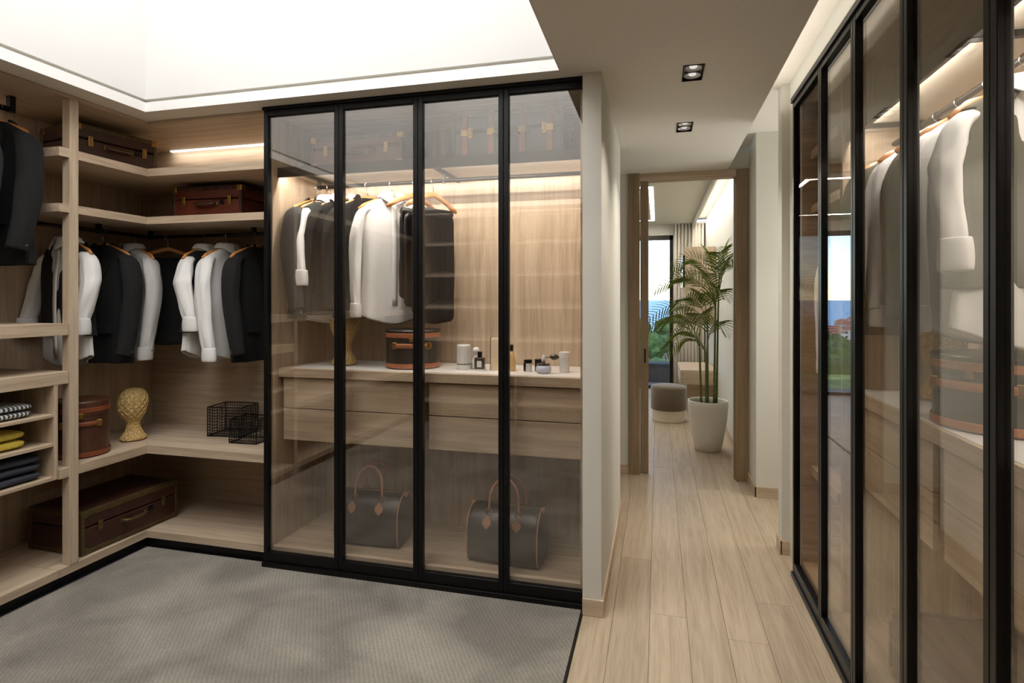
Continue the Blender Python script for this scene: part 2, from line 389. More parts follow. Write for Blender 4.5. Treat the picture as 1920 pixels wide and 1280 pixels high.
# ceiling : soffit round the skylight opening X -3.05..-0.478, Y -0.9..2.83, holes for two downlights
cl = MB()
cl.box(-3.95, -3.05, -1.6, 3.75, CZ, 2.81); cl.box(-3.05, -0.478, 2.83, 3.75, CZ, 2.81); cl.box(-3.05, -0.478, -1.6, -0.9, CZ, 2.81)
def hall(y0, y1): cl.box(-0.478, 0.60, y0, y1, CZ, 2.81); cl.box(-0.37, 0.60, y0, y1, 2.81, 2.90)
hall(-1.6, 2.93); hall(3.14, 3.87); hall(4.08, 5.39)
for y0, y1 in ((2.93, 3.14), (3.87, 4.08)): cl.box(-0.478, 0.12, y0, y1, CZ, 2.90); cl.box(0.222, 0.60, y0, y1, CZ, 2.90)
cl.box(-1.62, -0.478, 3.62, 5.44, CZ, 2.90)
struct('ceiling', cl, CEIL)
struct('ceiling_raised', bx(0.40, 2.3, -1.6, 5.44, 2.96, 3.06), CEIL)
bc = MB(); bc.box(-4.0, 0.58, 5.44, 10.6, 2.95, 3.05); bc.box(0.58, 0.92, 5.44, 10.6, 3.02, 3.1)
struct('ceiling_bedroom', bc, CEIL)
struct('trim_1', bx(0.58, 0.60, 5.44, 10.45, 2.86, 2.96), PLASTER)          # lip of the bedroom cove
# skylight well
ww = MB(); ww.box(-3.20, -3.05, -1.0, 2.93, 2.83, 4.8); ww.box(-3.05, -0.478, 2.83, 2.93, 2.83, 4.8)
ww.box(-0.478, -0.378, -1.0, 2.93, 2.83, 4.8); ww.box(-3.05, -0.478, -1.0, -0.9, 2.83, 4.8)
struct('wall_skylight_well', ww, WELL)
gv = MB(); gv.box(-3.20, -3.072, -1.0, 2.93, 2.81, 2.83); gv.box(-3.072, -0.456, 2.852, 2.93, 2.81, 2.83); gv.box(-0.456, -0.378, -1.0, 2.93, 2.81, 2.83)
struct('trim_2', gv, PLASTER)          # shadow gap between the ceiling edge and the well
fa = MB(); fa.box(-3.051, -3.046, -0.9, 2.826, 2.752, 2.81); fa.box(-3.046, -0.482, 2.826, 2.831, 2.752, 2.81); fa.box(-0.482, -0.477, -0.9, 2.831, 2.752, 2.81)
struct('trim_3', fa, WHITE)
struct('ceiling_sun_block', bx(-3.15, -0.378, -1.0, 2.93, 4.8, 4.85), WELL)  # unseen opaque cap on the well, added to keep the sun out
# baseboards
def base(name, *a): struct(name, bx(*a), OAKX if abs(a[1]-a[0]) > abs(a[3]-a[2]) else OAKY, bevel=0.002)
base('baseboard_hall_left', -0.278, -0.266, 2.9, 4.39, 0, 0.085)
base('baseboard_hall_end', -0.373, -0.266, 2.888, 2.9, 0, 0.085)
base('baseboard_recess', -1.5, -0.262, 5.328, 5.34, 0, 0.085)
base('baseboard_pier_near', 0.745, 1.4, 3.888, 3.90, 0, 0.085)
base('baseboard_pier_near_side', 0.743, 0.755, 3.888, 4.01, 0, 0.085)
base('baseboard_pier_far', 0.760, 2.2, 4.968, 4.98, 0, 0.085)
base('baseboard_pier_far_side', 0.760, 0.772, 4.968, 5.36, 0, 0.085)
base('baseboard_bedroom', 0.788, 0.80, 5.47, 10.6, 0, 0.085)
base('baseboard_window', 0.27, 0.80, 10.588, 10.6, 0, 0.085)

# doorway to the bedroom : jambs, head and the edge of the sliding leaf
dr = thing('doorway_frame', 'oak door frame around the opening to the bedroom', 'door frame', (0.3, 5.4, 0))
part('jamb', bx(-0.262, -0.165, 5.325, 5.46, 0, CZ), JAMB, dr, bevel=0.002)
part('jamb', bx(0.664, 0.77, 5.36, 5.50, 0, CZ), JAMB, dr, bevel=0.002)
part('stop_strip', bx(0.655, 0.664, 5.40, 5.47, 0, 2.72), JAMB, dr, bevel=0.001)
part('head', bx(-0.165, 0.664, 5.35, 5.47, 2.69, CZ), OAKX, dr, bevel=0.002)
sd = thing('sliding_door', 'oak sliding door pushed back in the left jamb, slot handle showing', 'door', (-0.12, 5.41, 0))
part('leaf', bx(-0.160, -0.086, 5.385, 5.435, 0.005, 2.69), JAMB, sd, bevel=0.002)
part('handle', bx(-0.125, -0.110, 5.383, 5.387, 1.02, 1.15), DKMETAL, sd)

# bedroom window
wn = MB()
for a in ((-2.45, -2.38, 0, 2.76), (0.20, 0.27, 0, 2.76), (-0.60, -0.53, 0, 2.76)): wn.box(a[0], a[1], 10.61, 10.69, a[2], a[3])
wn.box(-2.45, 0.27, 10.61, 10.69, 2.68, 2.76); wn.box(-2.45, 0.27, 10.61, 10.69, 0, 0.05)
wo_ = struct('window_1', wn, DKMETAL, bevel=0.004)
for a, b_ in ((-2.38, -0.60), (-0.53, 0.20)): bx(a, b_, 10.645, 10.652, 0.05, 2.68).build('pane', CLEARG, wo_)

# ------------------------------------------------------------------ left and corner open wardrobe
cw = thing('corner_wardrobe', 'open oak corner wardrobe with L-shaped shelves left of the glass doors', 'wardrobe', (-3.5, 3.2, 0))
def lshelf(z0, z1, name='shelf'):
    Y0 = 2.43           # two boards mitred in the corner, grain along each run
    for vs, mt in (([(-3.80, Y0), (-3.21, Y0), (-3.21, 2.99), (-3.80, 3.58)], OAKY), ([(-3.21, 2.99), (-2.33, 2.99), (-2.33, 3.58), (-3.80, 3.58)], OAKX)):
        n = 4; m = MB().add([(x, y, z0) for x, y in vs] + [(x, y, z1) for x, y in vs],
            [tuple(range(n-1, -1, -1)), tuple(range(n, 2*n))] + [(i, (i+1) % n, n+(i+1) % n, n+i) for i in range(n)])
        part(name, m, mt, cw, bevel=0.001)
lshelf(2.40, 2.45); lshelf(2.09, 2.137); lshelf(0.605, 0.658); lshelf(0.06, 0.105, 'floor_panel'); lshelf(2.735, 2.753, 'top_panel')
part('post', bx(-3.262, -3.208, 2.486, 2.538, 0.105, 2.735), OAKZ, cw, bevel=0.002)
part('back_panel', bx(-3.82, -3.80, 2.43, 3.6, 0.0, 2.75), OAKZ, cw)
part('back_panel', bx(-3.80, -2.33, 3.58, 3.60, 0.0, 2.75), OAKX, cw)
part('side_panel', bx(-2.33, -2.302, 2.992, 3.60, 0.0, 2.75), OAKZ, cw, bevel=0.001)
m = MB(); m.box(-3.30, -3.235, 2.43, 3.05, 0, 0.06); m.box(-3.235, -2.33, 3.01, 3.05, 0, 0.06); part('plinth', m, BLACK, cw)
part('rail', MB().tube([(-3.5, 2.50, 2.045), (-3.5, 3.29, 2.045)], 0.0125, 10), DKMETAL, cw, smooth=True)
part('rail', MB().tube([(-3.49, 3.3, 2.045), (-2.34, 3.3, 2.045)], 0.0125, 10), DKMETAL, cw, smooth=True)
for x, y in ((-3.5, 2.9), (-3.5, 3.29), (-2.65, 3.3)):
    part('rail_bracket', bx(x-0.012, x+0.012, y-0.012, y+0.012, 2.03, 2.09), DKMETAL, cw)
part('led_strip', bx(-3.6, -2.34, 3.556, 3.578, 2.726, 2.735), LED, cw)

lw = thing('left_wardrobe', 'open oak wardrobe bay on the left edge with thick shelves and cubbies', 'wardrobe', (-3.5, 2.0, 0))
part('side_panel', bx(-3.80, -3.21, 1.35, 1.40, 0.0, 2.735), OAKZ, lw, bevel=0.002)
part('back_panel', bx(-3.82, -3.80, 1.35, 2.43, 0.0, 2.75), OAKZ, lw)
part('top_panel', bx(-3.80, -3.21, 1.40, 2.428, 2.735, 2.753), OAKY, lw)
part('shelf', bx(-3.80, -3.212, 1.40, 2.484, 1.402, 1.468), OAKY, lw, bevel=0.002)
part('shelf', bx(-3.80, -3.212, 1.40, 2.484, 1.130, 1.200), OAKY, lw, bevel=0.002)
part('floor_panel', bx(-3.80, -3.21, 1.40, 2.428, 0.06, 0.105), OAKY, lw, bevel=0.002)
part('plinth', bx(-3.30, -3.235, 1.35, 2.428, 0, 0.06), BLACK, lw)
part('cubby_side', bx(-3.80, -3.212, 2.405, 2.425, 0.61, 1.129), OAKZ, lw, bevel=0.001)
part('cubby_shelf', bx(-3.80, -3.216, 1.40, 2.405, 0.955, 0.972), OAKY, lw, bevel=0.001)
part('cubby_shelf', bx(-3.80, -3.216, 1.40, 2.405, 0.795, 0.812), OAKY, lw, bevel=0.001)
part('cubby_shelf', bx(-3.80, -3.212, 1.40, 2.405, 0.610, 0.628), OAKY, lw, bevel=0.001)
part('side_panel', bx(-3.80, -3.21, -1.58, -1.53, 0.0, 2.735), OAKZ, lw, bevel=0.002)
part('back_panel', bx(-3.82, -3.80, -1.58, 1.35, 0.0, 2.75), OAKZ, lw)
part('top_panel', bx(-3.80, -3.21, -1.53, 1.35, 2.735, 2.753), OAKY, lw)
part('floor_panel', bx(-3.80, -3.21, -1.53, 1.35, 0.06, 0.105), OAKY, lw)
for z0, z1 in ((2.40, 2.45), (1.402, 1.468), (0.605, 0.658)): part('shelf', bx(-3.80, -3.212, -1.53, 1.35, z0, z1), OAKY, lw)
part('plinth', bx(-3.30, -3.235, -1.58, 1.35, 0, 0.06), BLACK, lw)
part('rail', MB().tube([(-3.5, 1.41, 2.66), (-3.5, 2.40, 2.66)], 0.016, 10), BLACK, lw, smooth=True)
part('rail_bracket', bx(-3.515, -3.485, 2.37, 2.40, 2.645, 2.735), BLACK, lw)
part('led_strip', bx(-3.798, -3.765, 1.41, 2.42, 2.722, 2.734), LED, lw)

# ------------------------------------------------------------------ glass wardrobe (back)
gw = thing('glass_wardrobe', 'oak wardrobe behind four black framed glass doors', 'wardrobe', (-1.34, 3.3, 0))
XL, XR = -2.30, -0.375
part('back_panel', bx(XL, XR, 3.58, 3.60, 0, 2.75), OAKZ, gw)
part('side_panel', bx(XL, XL+0.024, 3.0, 3.58, 0.10, 2.73), OAKZ, gw)
part('side_panel', bx(XR-0.022, XR, 3.0, 3.58, 0.10, 2.73), OAKZ, gw)
part('floor_panel', bx(XL, XR, 3.0, 3.58, 0.055, 0.10), OAKX, gw)
part('top_panel', bx(XL, XR, 3.0, 3.58, 2.73, 2.752), OAKX, gw)
sh = part('metal_shelf', bx(XL+0.024, XR-0.022, 3.06, 3.58, 2.395, 2.412), CREAM, gw)
part('shelf_edge', bx(XL+0.024, XR-0.022, 3.045, 3.06, 2.355, 2.415), DKMETAL, gw)
for x in (-2.15, -1.28): part('shelf_bracket', bx(x-0.01, x+0.01, 3.06, 3.57, 2.375, 2.395), BLACK, gw)
part('rail', MB().tube([(-2.16, 3.3, 2.335), (XR-0.022, 3.3, 2.335)], 0.0125, 10), DKMETAL, gw, smooth=True)
for x in (-2.15, -1.28): part('rail_bracket', bx(x-0.009, x+0.009, 3.29, 3.31, 2.32, 2.385), BLACK, gw)
part('track', bx(XL, XR, 2.93, 3.0, 0.0, 0.03), BLACK, gw, bevel=0.002)
part('track', bx(XL, XR, 2.935, 3.0, 2.735, 2.754), BLACK, gw)
def glass_door(root, a, b_, axis, c, z0, z1, gmat, w=0.028, d=0.036, topr=0.034, botr=0.055):
    """door in the plane axis=const at c, spanning a..b_ on the other axis"""
    def B(p0, p1, q0, q1, h=d):
        return (c-h/2, c+h/2, p0, p1, q0, q1) if axis == 0 else (p0, p1, c-h/2, c+h/2, q0, q1)
    m = MB()
    m.box(*B(a, a+w, z0, z1)); m.box(*B(b_-w, b_, z0, z1)); m.box(*B(a+w, b_-w, z0, z0+botr)); m.box(*B(a+w, b_-w, z1-topr, z1))
    fr = part('door', m, BLACK, root, bevel=0.003)
    pane = bx(*B(a+w, b_-w, z0+botr, z1-topr, 0.006))
    l = root.location; pane.v = [(x-l.x, y-l.y, z-l.z) for x, y, z in pane.v]
    pane.build('glass_pane', gmat, fr)
xs = [-2.300, -1.796, -1.300, -0.804, -0.328]
for i in range(4): glass_door(gw, xs[i]+0.001, xs[i+1]-0.001, 1, 2.966, 0.032, 2.735, BRONZEG)

ct = thing('countertop', 'oak counter with white glass inlay behind the glass doors', 'countertop', (-1.34, 3.3, 1.12))
part('slab', bx(XL+0.026, XR-0.024, 3.05, 3.575, 1.125, 1.178), OAKX, ct, bevel=0.002)
part('glass_inlay', bx(XL+0.10, XR-0.026, 3.075, 3.57, 1.178, 1.181), WHITE, ct)
def drawers(x0, x1, y0, y1, label, axis=1, div=None):
    r = thing('drawer_unit', label, 'drawers', ((x0+x1)/2, (y0+y1)/2, 0.73), 0, 'drawer units under the counters')
    if axis == 1:
        part('carcass', bx(x0+0.004, x1-0.004, y0+0.022, y1, 0.745, 1.122), OAKX, r)
        for z0, z1 in ((0.735, 0.928), (0.933, 1.118)): part('drawer', bx(x0, x1, y0, y0+0.02, z0, z1), OAKX, r, bevel=0.002)
    else:
        part('carcass', bx(x0+0.022, x1, y0+0.004, y1-0.004, 0.745, 1.122), OAKY, r)
        for z0, z1 in ((0.735, 0.928), (0.933, 1.118)): part('drawer', bx(x0, x0+0.02, y0, y1, z0, z1), OAKY, r, bevel=0.002)
drawers(-2.255, -1.365, 3.075, 3.57, 'left pair of wide oak drawers under the counter behind glass')
drawers(-1.285, -0.402, 3.075, 3.57, 'right pair of wide oak drawers under the counter behind glass')

# ------------------------------------------------------------------ right wardrobe
rw = thing('right_wardrobe', 'long oak wardrobe with black framed glass doors along the right side', 'wardrobe', (1.1, 1.5, 0))
part('back_panel', bx(1.42, 1.44, -1.5, 3.60, 0, 2.75), OAKZ, rw)
part('side_panel', bx(0.80, 1.42, 3.575, 3.60, 0, 2.75), OAKX, rw)
part('floor_panel', bx(0.80, 1.42, -1.5, 3.575, 0.055, 0.10), OAKY, rw)
part('top_panel', bx(0.80, 1.42, -1.5, 3.575, 2.73, 2.752), OAKY, rw)
for z0, z1 in ((2.40, 2.45), (2.09, 2.137), (0.605, 0.658)): part('shelf', bx(0.845, 1.42, 3.08, 3.575, z0, z1), OAKY, rw, bevel=0.002)
part('side_panel', bx(0.86, 1.42, 3.05, 3.078, 0.10, 2.73), OAKZ, rw)
part('metal_shelf', bx(0.89, 1.42, -1.4, 3.05, 2.395, 2.412), CREAM, rw)
part('shelf_edge', bx(0.875, 0.89, -1.4, 3.05, 2.355, 2.415), DKMETAL, rw)
for y in (2.9, 2.0, 1.2): part('shelf_bracket', bx(0.89, 1.41, y-0.01, y+0.01, 2.375, 2.395), BLACK, rw)
part('rail', MB().tube([(1.08, 0.6, 2.335), (1.08, 3.05, 2.335)], 0.0125, 10), DKMETAL, rw, smooth=True)
part('rail', MB().tube([(1.10, 3.078, 2.045), (1.10, 3.575, 2.045)], 0.0125, 10), DKMETAL, rw, smooth=True)
for y in (2.9, 2.0): part('rail_bracket', bx(1.07, 1.09, y-0.009, y+0.009, 2.32, 2.385), BLACK, rw)
part('track', bx(0.745, 0.80, -1.5, 3.605, 0.0, 0.03), BLACK, rw, bevel=0.002)
part('track', bx(0.745, 0.80, -1.5, 3.605, 2.737, 2.765), BLACK, rw)
ys = [3.605, 3.035, 2.55, 2.065, 1.578, 1.09, 0.60, 0.1, -0.4, -0.9, -1.4]
for i in range(len(ys)-1): glass_door(rw, ys[i+1]+0.001, ys[i]-0.001, 0, 0.773, 0.032, 2.737, SOFTG if i == 0 else BRONZEG)
rc = thing('countertop', 'long oak counter with white glass inlay inside the right wardrobe', 'countertop', (1.15, 1.9, 1.12))
part('slab', bx(0.90, 1.418, 0.62, 3.045, 1.115, 1.172), OAKY, rc, bevel=0.002)
part('glass_inlay', bx(0.915, 1.41, 0.64, 3.04, 1.172, 1.175), WHITE, rc)
drawers(0.92, 1.41, 2.27, 3.04, 'far pair of oak drawers inside the right wardrobe', 0)
drawers(0.92, 1.41, 1.30, 2.19, 'near pair of oak drawers inside the right wardrobe', 0)

# ------------------------------------------------------------------ shoe shelves on the wall behind the camera (seen in the glass)
ss = thing('shoe_shelf_unit', 'tall oak shoe shelf unit facing the glass doors', 'shelves', (-1.8, -1.2, 0))
part('back_panel', bx(-2.98, -0.5, -1.58, -1.56, 0, 2.74), OAKZ, ss)
for x in (-2.98, -1.73, -0.53): part('side_panel', bx(x, x+0.03, -1.56, -0.92, 0, 2.74), OAKZ, ss)
for z in (0.30, 0.69, 1.09, 1.50, 1.91, 2.31, 2.71):
    m = MB(); m.add([(-2.95, -0.92, z-0.02), (-0.53, -0.92, z-0.02), (-0.53, -1.55, z+0.10), (-2.95, -1.55, z+0.10),
                     (-2.95, -0.92, z), (-0.53, -0.92, z), (-0.53, -1.55, z+0.12), (-2.95, -1.55, z+0.12)],
                    [(0,3,2,1),(4,5,6,7),(0,1,5,4),(1,2,6,5),(2,3,7,6),(3,0,4,7)])
    part('shelf', m, OAKX, ss)

# ------------------------------------------------------------------ ceiling downlights
def downlight(y0, y1, label):
    r = thing('downlight', label, 'ceiling light', (0.171, (y0+y1)/2, CZ), 0, 'square ceiling downlights')
    m = MB(); t = 0.003
    m.box(0.12, 0.12+t, y0, y1, CZ-0.004, 2.84); m.box(0.222-t, 0.222, y0, y1, CZ-0.004, 2.84)
    m.box(0.12+t, 0.222-t, y0, y0+t, CZ-0.004, 2.84); m.box(0.12+t, 0.222-t, y1-t, y1, CZ-0.004, 2.84); m.box(0.12, 0.222, y0, y1, 2.84, 2.85)
    part('housing', m, DKMETAL, r); part('reflector_plate', bx(0.127, 0.216, y0+0.007, y1-0.007, 2.772, 2.777), SILVER, r)
    for i in range(2):
        cy = y0 + (y1-y0)*(0.27+0.46*i)
        part('lamp', MB().lathe([(0.042, 2.757), (0.044, 2.760), (0.036, 2.766), (0.026, 2.7715)], 20, 0.171, cy, cap0=False), SILVER, r, smooth=True)
        part('bulb', MB().lathe([(0.004, 2.759), (0.016, 2.761), (0.020, 2.766), (0.018, 2.771)], 16, 0.171, cy), LAMPG, r, smooth=True)
downlight(2.93, 3.14, 'twin square recessed downlight in the hall ceiling, nearer one')
downlight(3.87, 4.08, 'twin square recessed downlight in the hall ceiling, nearer the bedroom')

# ------------------------------------------------------------------ hangers and garments
def hanger_bm():
    arm = [(-0.205, 0.008, -0.085), (-0.17, 0.012, -0.062), (-0.10, 0.004, -0.030), (-0.04, 0, -0.008), (0, 0, 0.004),
           (0.04, 0, -0.008), (0.10, 0.004, -0.030), (0.17, 0.012, -0.062), (0.205, 0.008, -0.085)]
    return MB().tube(arm, [0.010, 0.016, 0.015, 0.015, 0.016, 0.015, 0.015, 0.016, 0.010], 10, flat=0.75)
def hook_bm():
    p = [(0, 0, 0.0), (0, 0, 0.05)] + [(0.018*math.sin(a), 0, 0.083 - 0.0185*math.cos(a)) for a in [i*PI/8 for i in range(-1, -13, -1)]]
    return MB().tube(p, 0.0024, 6)
_hang = []
def hanger(loc, rz, label, bar=False):
    """loc is the point of the rail the hook hangs on"""
    l = (loc[0], loc[1], loc[2] - 0.0875)
    if not _hang:
        r = thing('clothes_hanger', label, 'hanger', l, rz, 'wooden clothes hangers')
        hanger_bm().build('shoulder_bar', HANGW, r, smooth=True); hook_bm().build('hook', STEEL, r, smooth=True)
        _hang.append(r); return r
    return dup(_hang[0], l, rz, label)
class Body:
    """hanging upper-body garment, local x across the shoulders, front towards -y, hanger neck at z=0"""
    def __init__(s, L=0.76, w=0.205, d=0.052, grow=0.0, seed=0, pad=0.0):
        s.L, s.seed = L, seed; g = grow
        s.k = [(0.0, 0.062, 0.050), (-0.016, 0.088, 0.050), (-0.036, 0.130, 0.046), (-0.062, 0.172+pad, 0.044), (-0.092, w-0.008+pad, 0.042),
               (-0.14, w-0.002, d-0.004), (-0.22, w-0.010, d+0.006), (-0.36, w-0.022, d+0.010), (-0.52, w-0.016, d+0.008), (-L, w+0.004, d+0.002)]
        s.k = [(z, a+g, b+g) for z, a, b in s.k]
    def r(s, z):
        k = s.k
        if z >= k[0][0]: return k[0][1:]
        for i in range(len(k)-1):
            if z >= k[i+1][0]:
                t = (k[i][0]-z)/(k[i][0]-k[i+1][0]); return (k[i][1]+(k[i+1][1]-k[i][1])*t, k[i][2]+(k[i+1][2]-k[i][2])*t)
        return k[-1][1:]
    def pt(s, th, z, fold=1.0):
        rx, ry = s.r(z); t = min(1, max(0, (-z-0.12)/(s.L-0.12)))
        c, n = math.cos(th), math.sin(th); p = 2.5
        q = (abs(c)**p + abs(n)**p)**(-1/p)
        nz = noise.noise(Vector((c*2.2+s.seed*7.3, n*2.2, z*2.6)))*0.016 + noise.noise(Vector((c*5+s.seed, n*5, z*6)))*0.006
        rip = 0.011*t*math.sin(7*th+s.seed*2.1+2*z) + 0.006*t*math.sin(12*th+s.seed-3*z)
        e = fold*(nz*(0.35+t) + rip)
        return (c*q*(rx+e*0.6), n*q*(ry+e), z)
    def front(s, x, z):
        rx, ry = s.r(z); p = 2.5
        return -ry*max(0.05, 1-min(1, abs(x)/rx)**p)**(1/p)
    def shell(s, zs, n=36, skip=None, hem=0.0):
        rings = []
        for z in zs:
            ring = []
            for j in range(n):
                th = 2*PI*j/n; x, y, zz = s.pt(th, z)
                lift = hem*max(0, (-z/s.L-0.7)/0.3)*abs(math.cos(th))**1.5
                ring.append((x, y, zz+lift))
            rings.append(ring)
        return MB().rings(rings, True, skip=(lambda i, j: skip(2*PI*(j+0.5)/n, (zs[i]+zs[i+1])/2)) if skip else None)
ZS = lambda L: [0, -0.018, -0.038, -0.062, -0.09, -0.13, -0.18, -0.24, -0.30, -0.36] + [-0.36-(L-0.36)*i/6 for i in range(1, 7)]
def sleeve(side, L=0.60, w=1.0, bend=0.05, out=0.02, seed=0, sx=0.19):
    n = 18; x0 = sx
    path = [(x0-0.055, 0, -0.078), (x0-0.020, 0, -0.088), (x0+0.004, -0.002, -0.116), (x0+0.016, -0.006, -0.168), (x0+0.028+out*0.3, -0.010, -0.235),
            (x0+0.03+out*0.5, -0.014-bend*0.05, -0.09-L*0.38), (x0+0.03+out*0.7, -0.018-bend*0.2, -0.09-L*0.52), (x0+0.03+out*0.85, -0.022-bend*0.5, -0.09-L*0.70),
            (x0+0.03+out*0.95, -0.028-bend*0.75, -0.09-L*0.86), (x0+0.03+out, -0.032-bend, -0.09-L)]
    rad = [0.034, 0.046, 0.054, 0.060, 0.060, 0.058, 0.056, 0.052, 0.048, 0.045]
    V = [Vector(p) for p in path]; rings = []
    for i, p in enumerate(V):
        t = (V[min(i+1, len(V)-1)] - V[max(i-1, 0)]).normalized()
        a = (Vector((0, 1, 0)) - t*t.y).normalized(); b = t.cross(a); ring = []
        for j in range(n):
            th = 2*PI*j/n; c, s_ = math.cos(th), math.sin(th)
            e = (noise.noise(Vector((c*2.4+seed*3+side*9, s_*2.4, p.z*11)))*0.019 + noise.noise(Vector((c*5+seed, s_*5+side, p.z*26)))*0.009)*min(1, i/3)
            q = p + a*((rad[i]*w+e)*c) + b*((rad[i]*w*0.62+e)*s_)
            ring.append((side*q.x, q.y, q.z))
        rings.append(ring)
    return MB().rings(rings, True), path[-1], rad[-1]*w
def cuff_bm(side, end, r, h=0.055, up=0.0, flare=1.12):
    m = MB(); rings = []
    for k, (z, s_) in enumerate(((up+0.03, flare*0.93), (up+0.004, flare*1.02), (up-h*0.5, flare*1.07), (up-h, flare*1.04), (up-h+0.004, flare*0.95))):
        rings.append([(side*(end[0]+r*s_*0.64*math.sin(2*PI*j/16)), end[1]+r*s_*math.cos(2*PI*j/16), end[2]+z) for j in range(16)])
    return m.rings(rings, True)
def collar_bm(r=0.066, tip=0.06, h=0.034):
    n = 30; rows = [[], [], [], []]
    for j in range(n+1):
        th = -PI/2 + math.radians(7) + (2*PI-math.radians(14))*j/n
        c, s_ = math.cos(th), math.sin(th)
        d = min(abs(j), abs(n-j))/n*2
        pt = tip*max(0, 1-d*3.2)
        rows[0].append((c*r, s_*r*0.86, -0.004)); rows[1].append((c*r*0.98, s_*r*0.84, h))
        rows[2].append((c*r*1.10, s_*r*0.96, h*0.9)); rows[3].append((c*(r*1.42+pt*0.25), s_*(r*1.28+pt*0.15), -0.008-pt))
    return MB().rings(rows, False)
def button(x, y, z, r=0.006, ax='y'):
    m = MB().tube([(x, y, z), (x, y-0.004, z)] if ax == 'y' else [(x, y, z), (x+0.004*ax, y, z)], r, 8); return m
def shirt(loc, rz, label, mat=COTTON, seed=0, rolled=False, vest=None, L=0.76, group='hanging shirts', name='shirt', w=0.205):
    g = thing(name, label, 'shirt', (loc[0], loc[1], loc[2]-0.092), rz, group)
    b = Body(L, seed=seed, w=w)
    b.shell(ZS(L), hem=0.07).build('torso', mat, g, smooth=True, sub=1, solid=0.003)
    for sd_ in (-1, 1):
        sl, end, r = sleeve(sd_, 0.40 if rolled else 0.60, 1.0, seed=seed, sx=w-0.015)
        s_ = sl.build('sleeve', mat, g, smooth=True, sub=1, solid=0.003)
        cuff_bm(sd_, end, r if not rolled else r*1.15, 0.07 if rolled else 0.06).build('cuff', mat, s_, smooth=True, sub=1, solid=0.003)
    collar_bm().build('collar', mat, g, smooth=True, sub=1, solid=0.003)
    m = MB()
    pl = [[(x, b.front(x, z)-0.012, z) for x in (-0.017, 0.017)] for z in [-0.03-0.05*i for i in range(14) if -0.03-0.05*i > -L+0.04]]
    m.rings(pl, False).build('placket', mat, g, smooth=True, solid=0.003)
    if vest:
        vb = Body(L-0.19, w=w, grow=0.009, seed=seed+5)
        vb.L = L-0.19
        vsk = lambda th, z: (math.sin(th) < 0 and abs(math.cos(th))*0.2 < 0.085*(1-max(0, -z-0.02)/0.30)) if z > -0.30 else False
        arm = lambda th, z: z > -0.20 and abs(math.cos(th)) > 0.80 and z < -0.055
        zs = ZS(L-0.19)
        vb.shell(zs, n=48, skip=lambda th, z: vsk(th, z) or arm(th, z) or z > -0.018).build('vest', vest, g, smooth=True, sub=1, solid=0.004)['label'] = 'dark sleeveless vest over the shirt'
    return g
def jacket(loc, rz, label, mat=BLKWOOL, seed=0, L=0.76, buttons=True, name='jacket', group='hanging jackets', w=0.218, collar=True, rolled=0):
    g = thing(name, label, 'jacket', (loc[0], loc[1], loc[2]-0.092), rz, group)
    b = Body(L, w=w, d=0.060, seed=seed, pad=0.010)
    b.shell(ZS(L)).build('torso', mat, g, smooth=True, sub=1, solid=0.005)
    for sd_ in (-1, 1):
        sl, end, r = sleeve(sd_, 0.62, 1.12, 0.06, 0.02, seed, sx=w-0.012)
        s_ = sl.build('sleeve', mat, g, smooth=True, sub=1, solid=0.005)
        if buttons:
            for k in range(3):
                ex = end[0]+r*0.62*0.8
                button(sd_*ex, end[1]+r*0.55, end[2]+0.03+0.022*k, 0.007, sd_).build('sleeve_button', STEEL, s_)
    if collar:
        for sd_ in (-1, 1):
            rows = []
            for t in range(8):
                z = 0.02 - t*0.052
                xi = 0.052*(1-t/8) + 0.004; xo = xi + (0.03+0.045*math.sin(PI*min(1, t/5.2)) if t < 7 else 0.004)
                rows.append([(sd_*x, b.front(min(abs(x), 0.19), min(z, -0.06))-0.012-0.004*(x == xo) if t > 1 else -0.055-0.01*(x == xo), z) for x in (xi, (xi+xo)/2, xo)])
            MB().rings(rows, False).build('lapel', mat, g, smooth=True, sub=1, solid=0.004)
        n = 20; rows = [[], [], []]
        for j in range(n+1):
            th = PI*0.02 + PI*0.96*j/n
            c, s_ = math.cos(th), math.sin(th)
            rows[0].append((c*0.066, s_*0.06-0.01, -0.01)); rows[1].append((c*0.068, s_*0.062-0.01, 0.028)); rows[2].append((c*0.10, s_*0.085-0.01, -0.012))
        MB().rings(rows, False).build('collar', mat, g, smooth=True, sub=1, solid=0.005)
    for z in (-0.40, -0.50):
        y = b.front(0.01, z)-0.012
        button(0.012, y, z, 0.009).build('front_button', BLACK, g)
    for sd_ in (-1, 1):
        z = -0.52; MB().rings([[(sd_*x, b.front(x, z+dz)-0.012, z+dz) for x in (0.06, 0.10, 0.14)] for dz in (0, -0.045)], False).build('pocket_flap', mat, g, solid=0.005)
    return g
def sweater(loc, rz, label, mat=BLKWOOL, seed=0, L=0.74, shirtm=COTTON, cat='sweater'):
    g = thing('sweater', label, 'sweater', (loc[0], loc[1], loc[2]-0.092), rz, 'hanging sweaters')
    b = Body(L, w=0.21, seed=seed)
    b.shell(ZS(L)).build('torso', mat, g, smooth=True, sub=1, solid=0.005)
    for sd_ in (-1, 1):
        sl, end, r = sleeve(sd_, 0.60, 1.0, 0.03, 0.02, seed)
        s_ = sl.build('sleeve', mat, g, smooth=True, sub=1, solid=0.005)
        cuff_bm(sd_, end, r, 0.05, flare=1.0).build('cuff', mat, s_, smooth=True, sub=1, solid=0.004)
    if shirtm: collar_bm(0.07, 0.085, 0.04).build('shirt_collar', shirtm, g, smooth=True, sub=1, solid=0.003)['label'] = 'pointed white shirt collar'
    return g
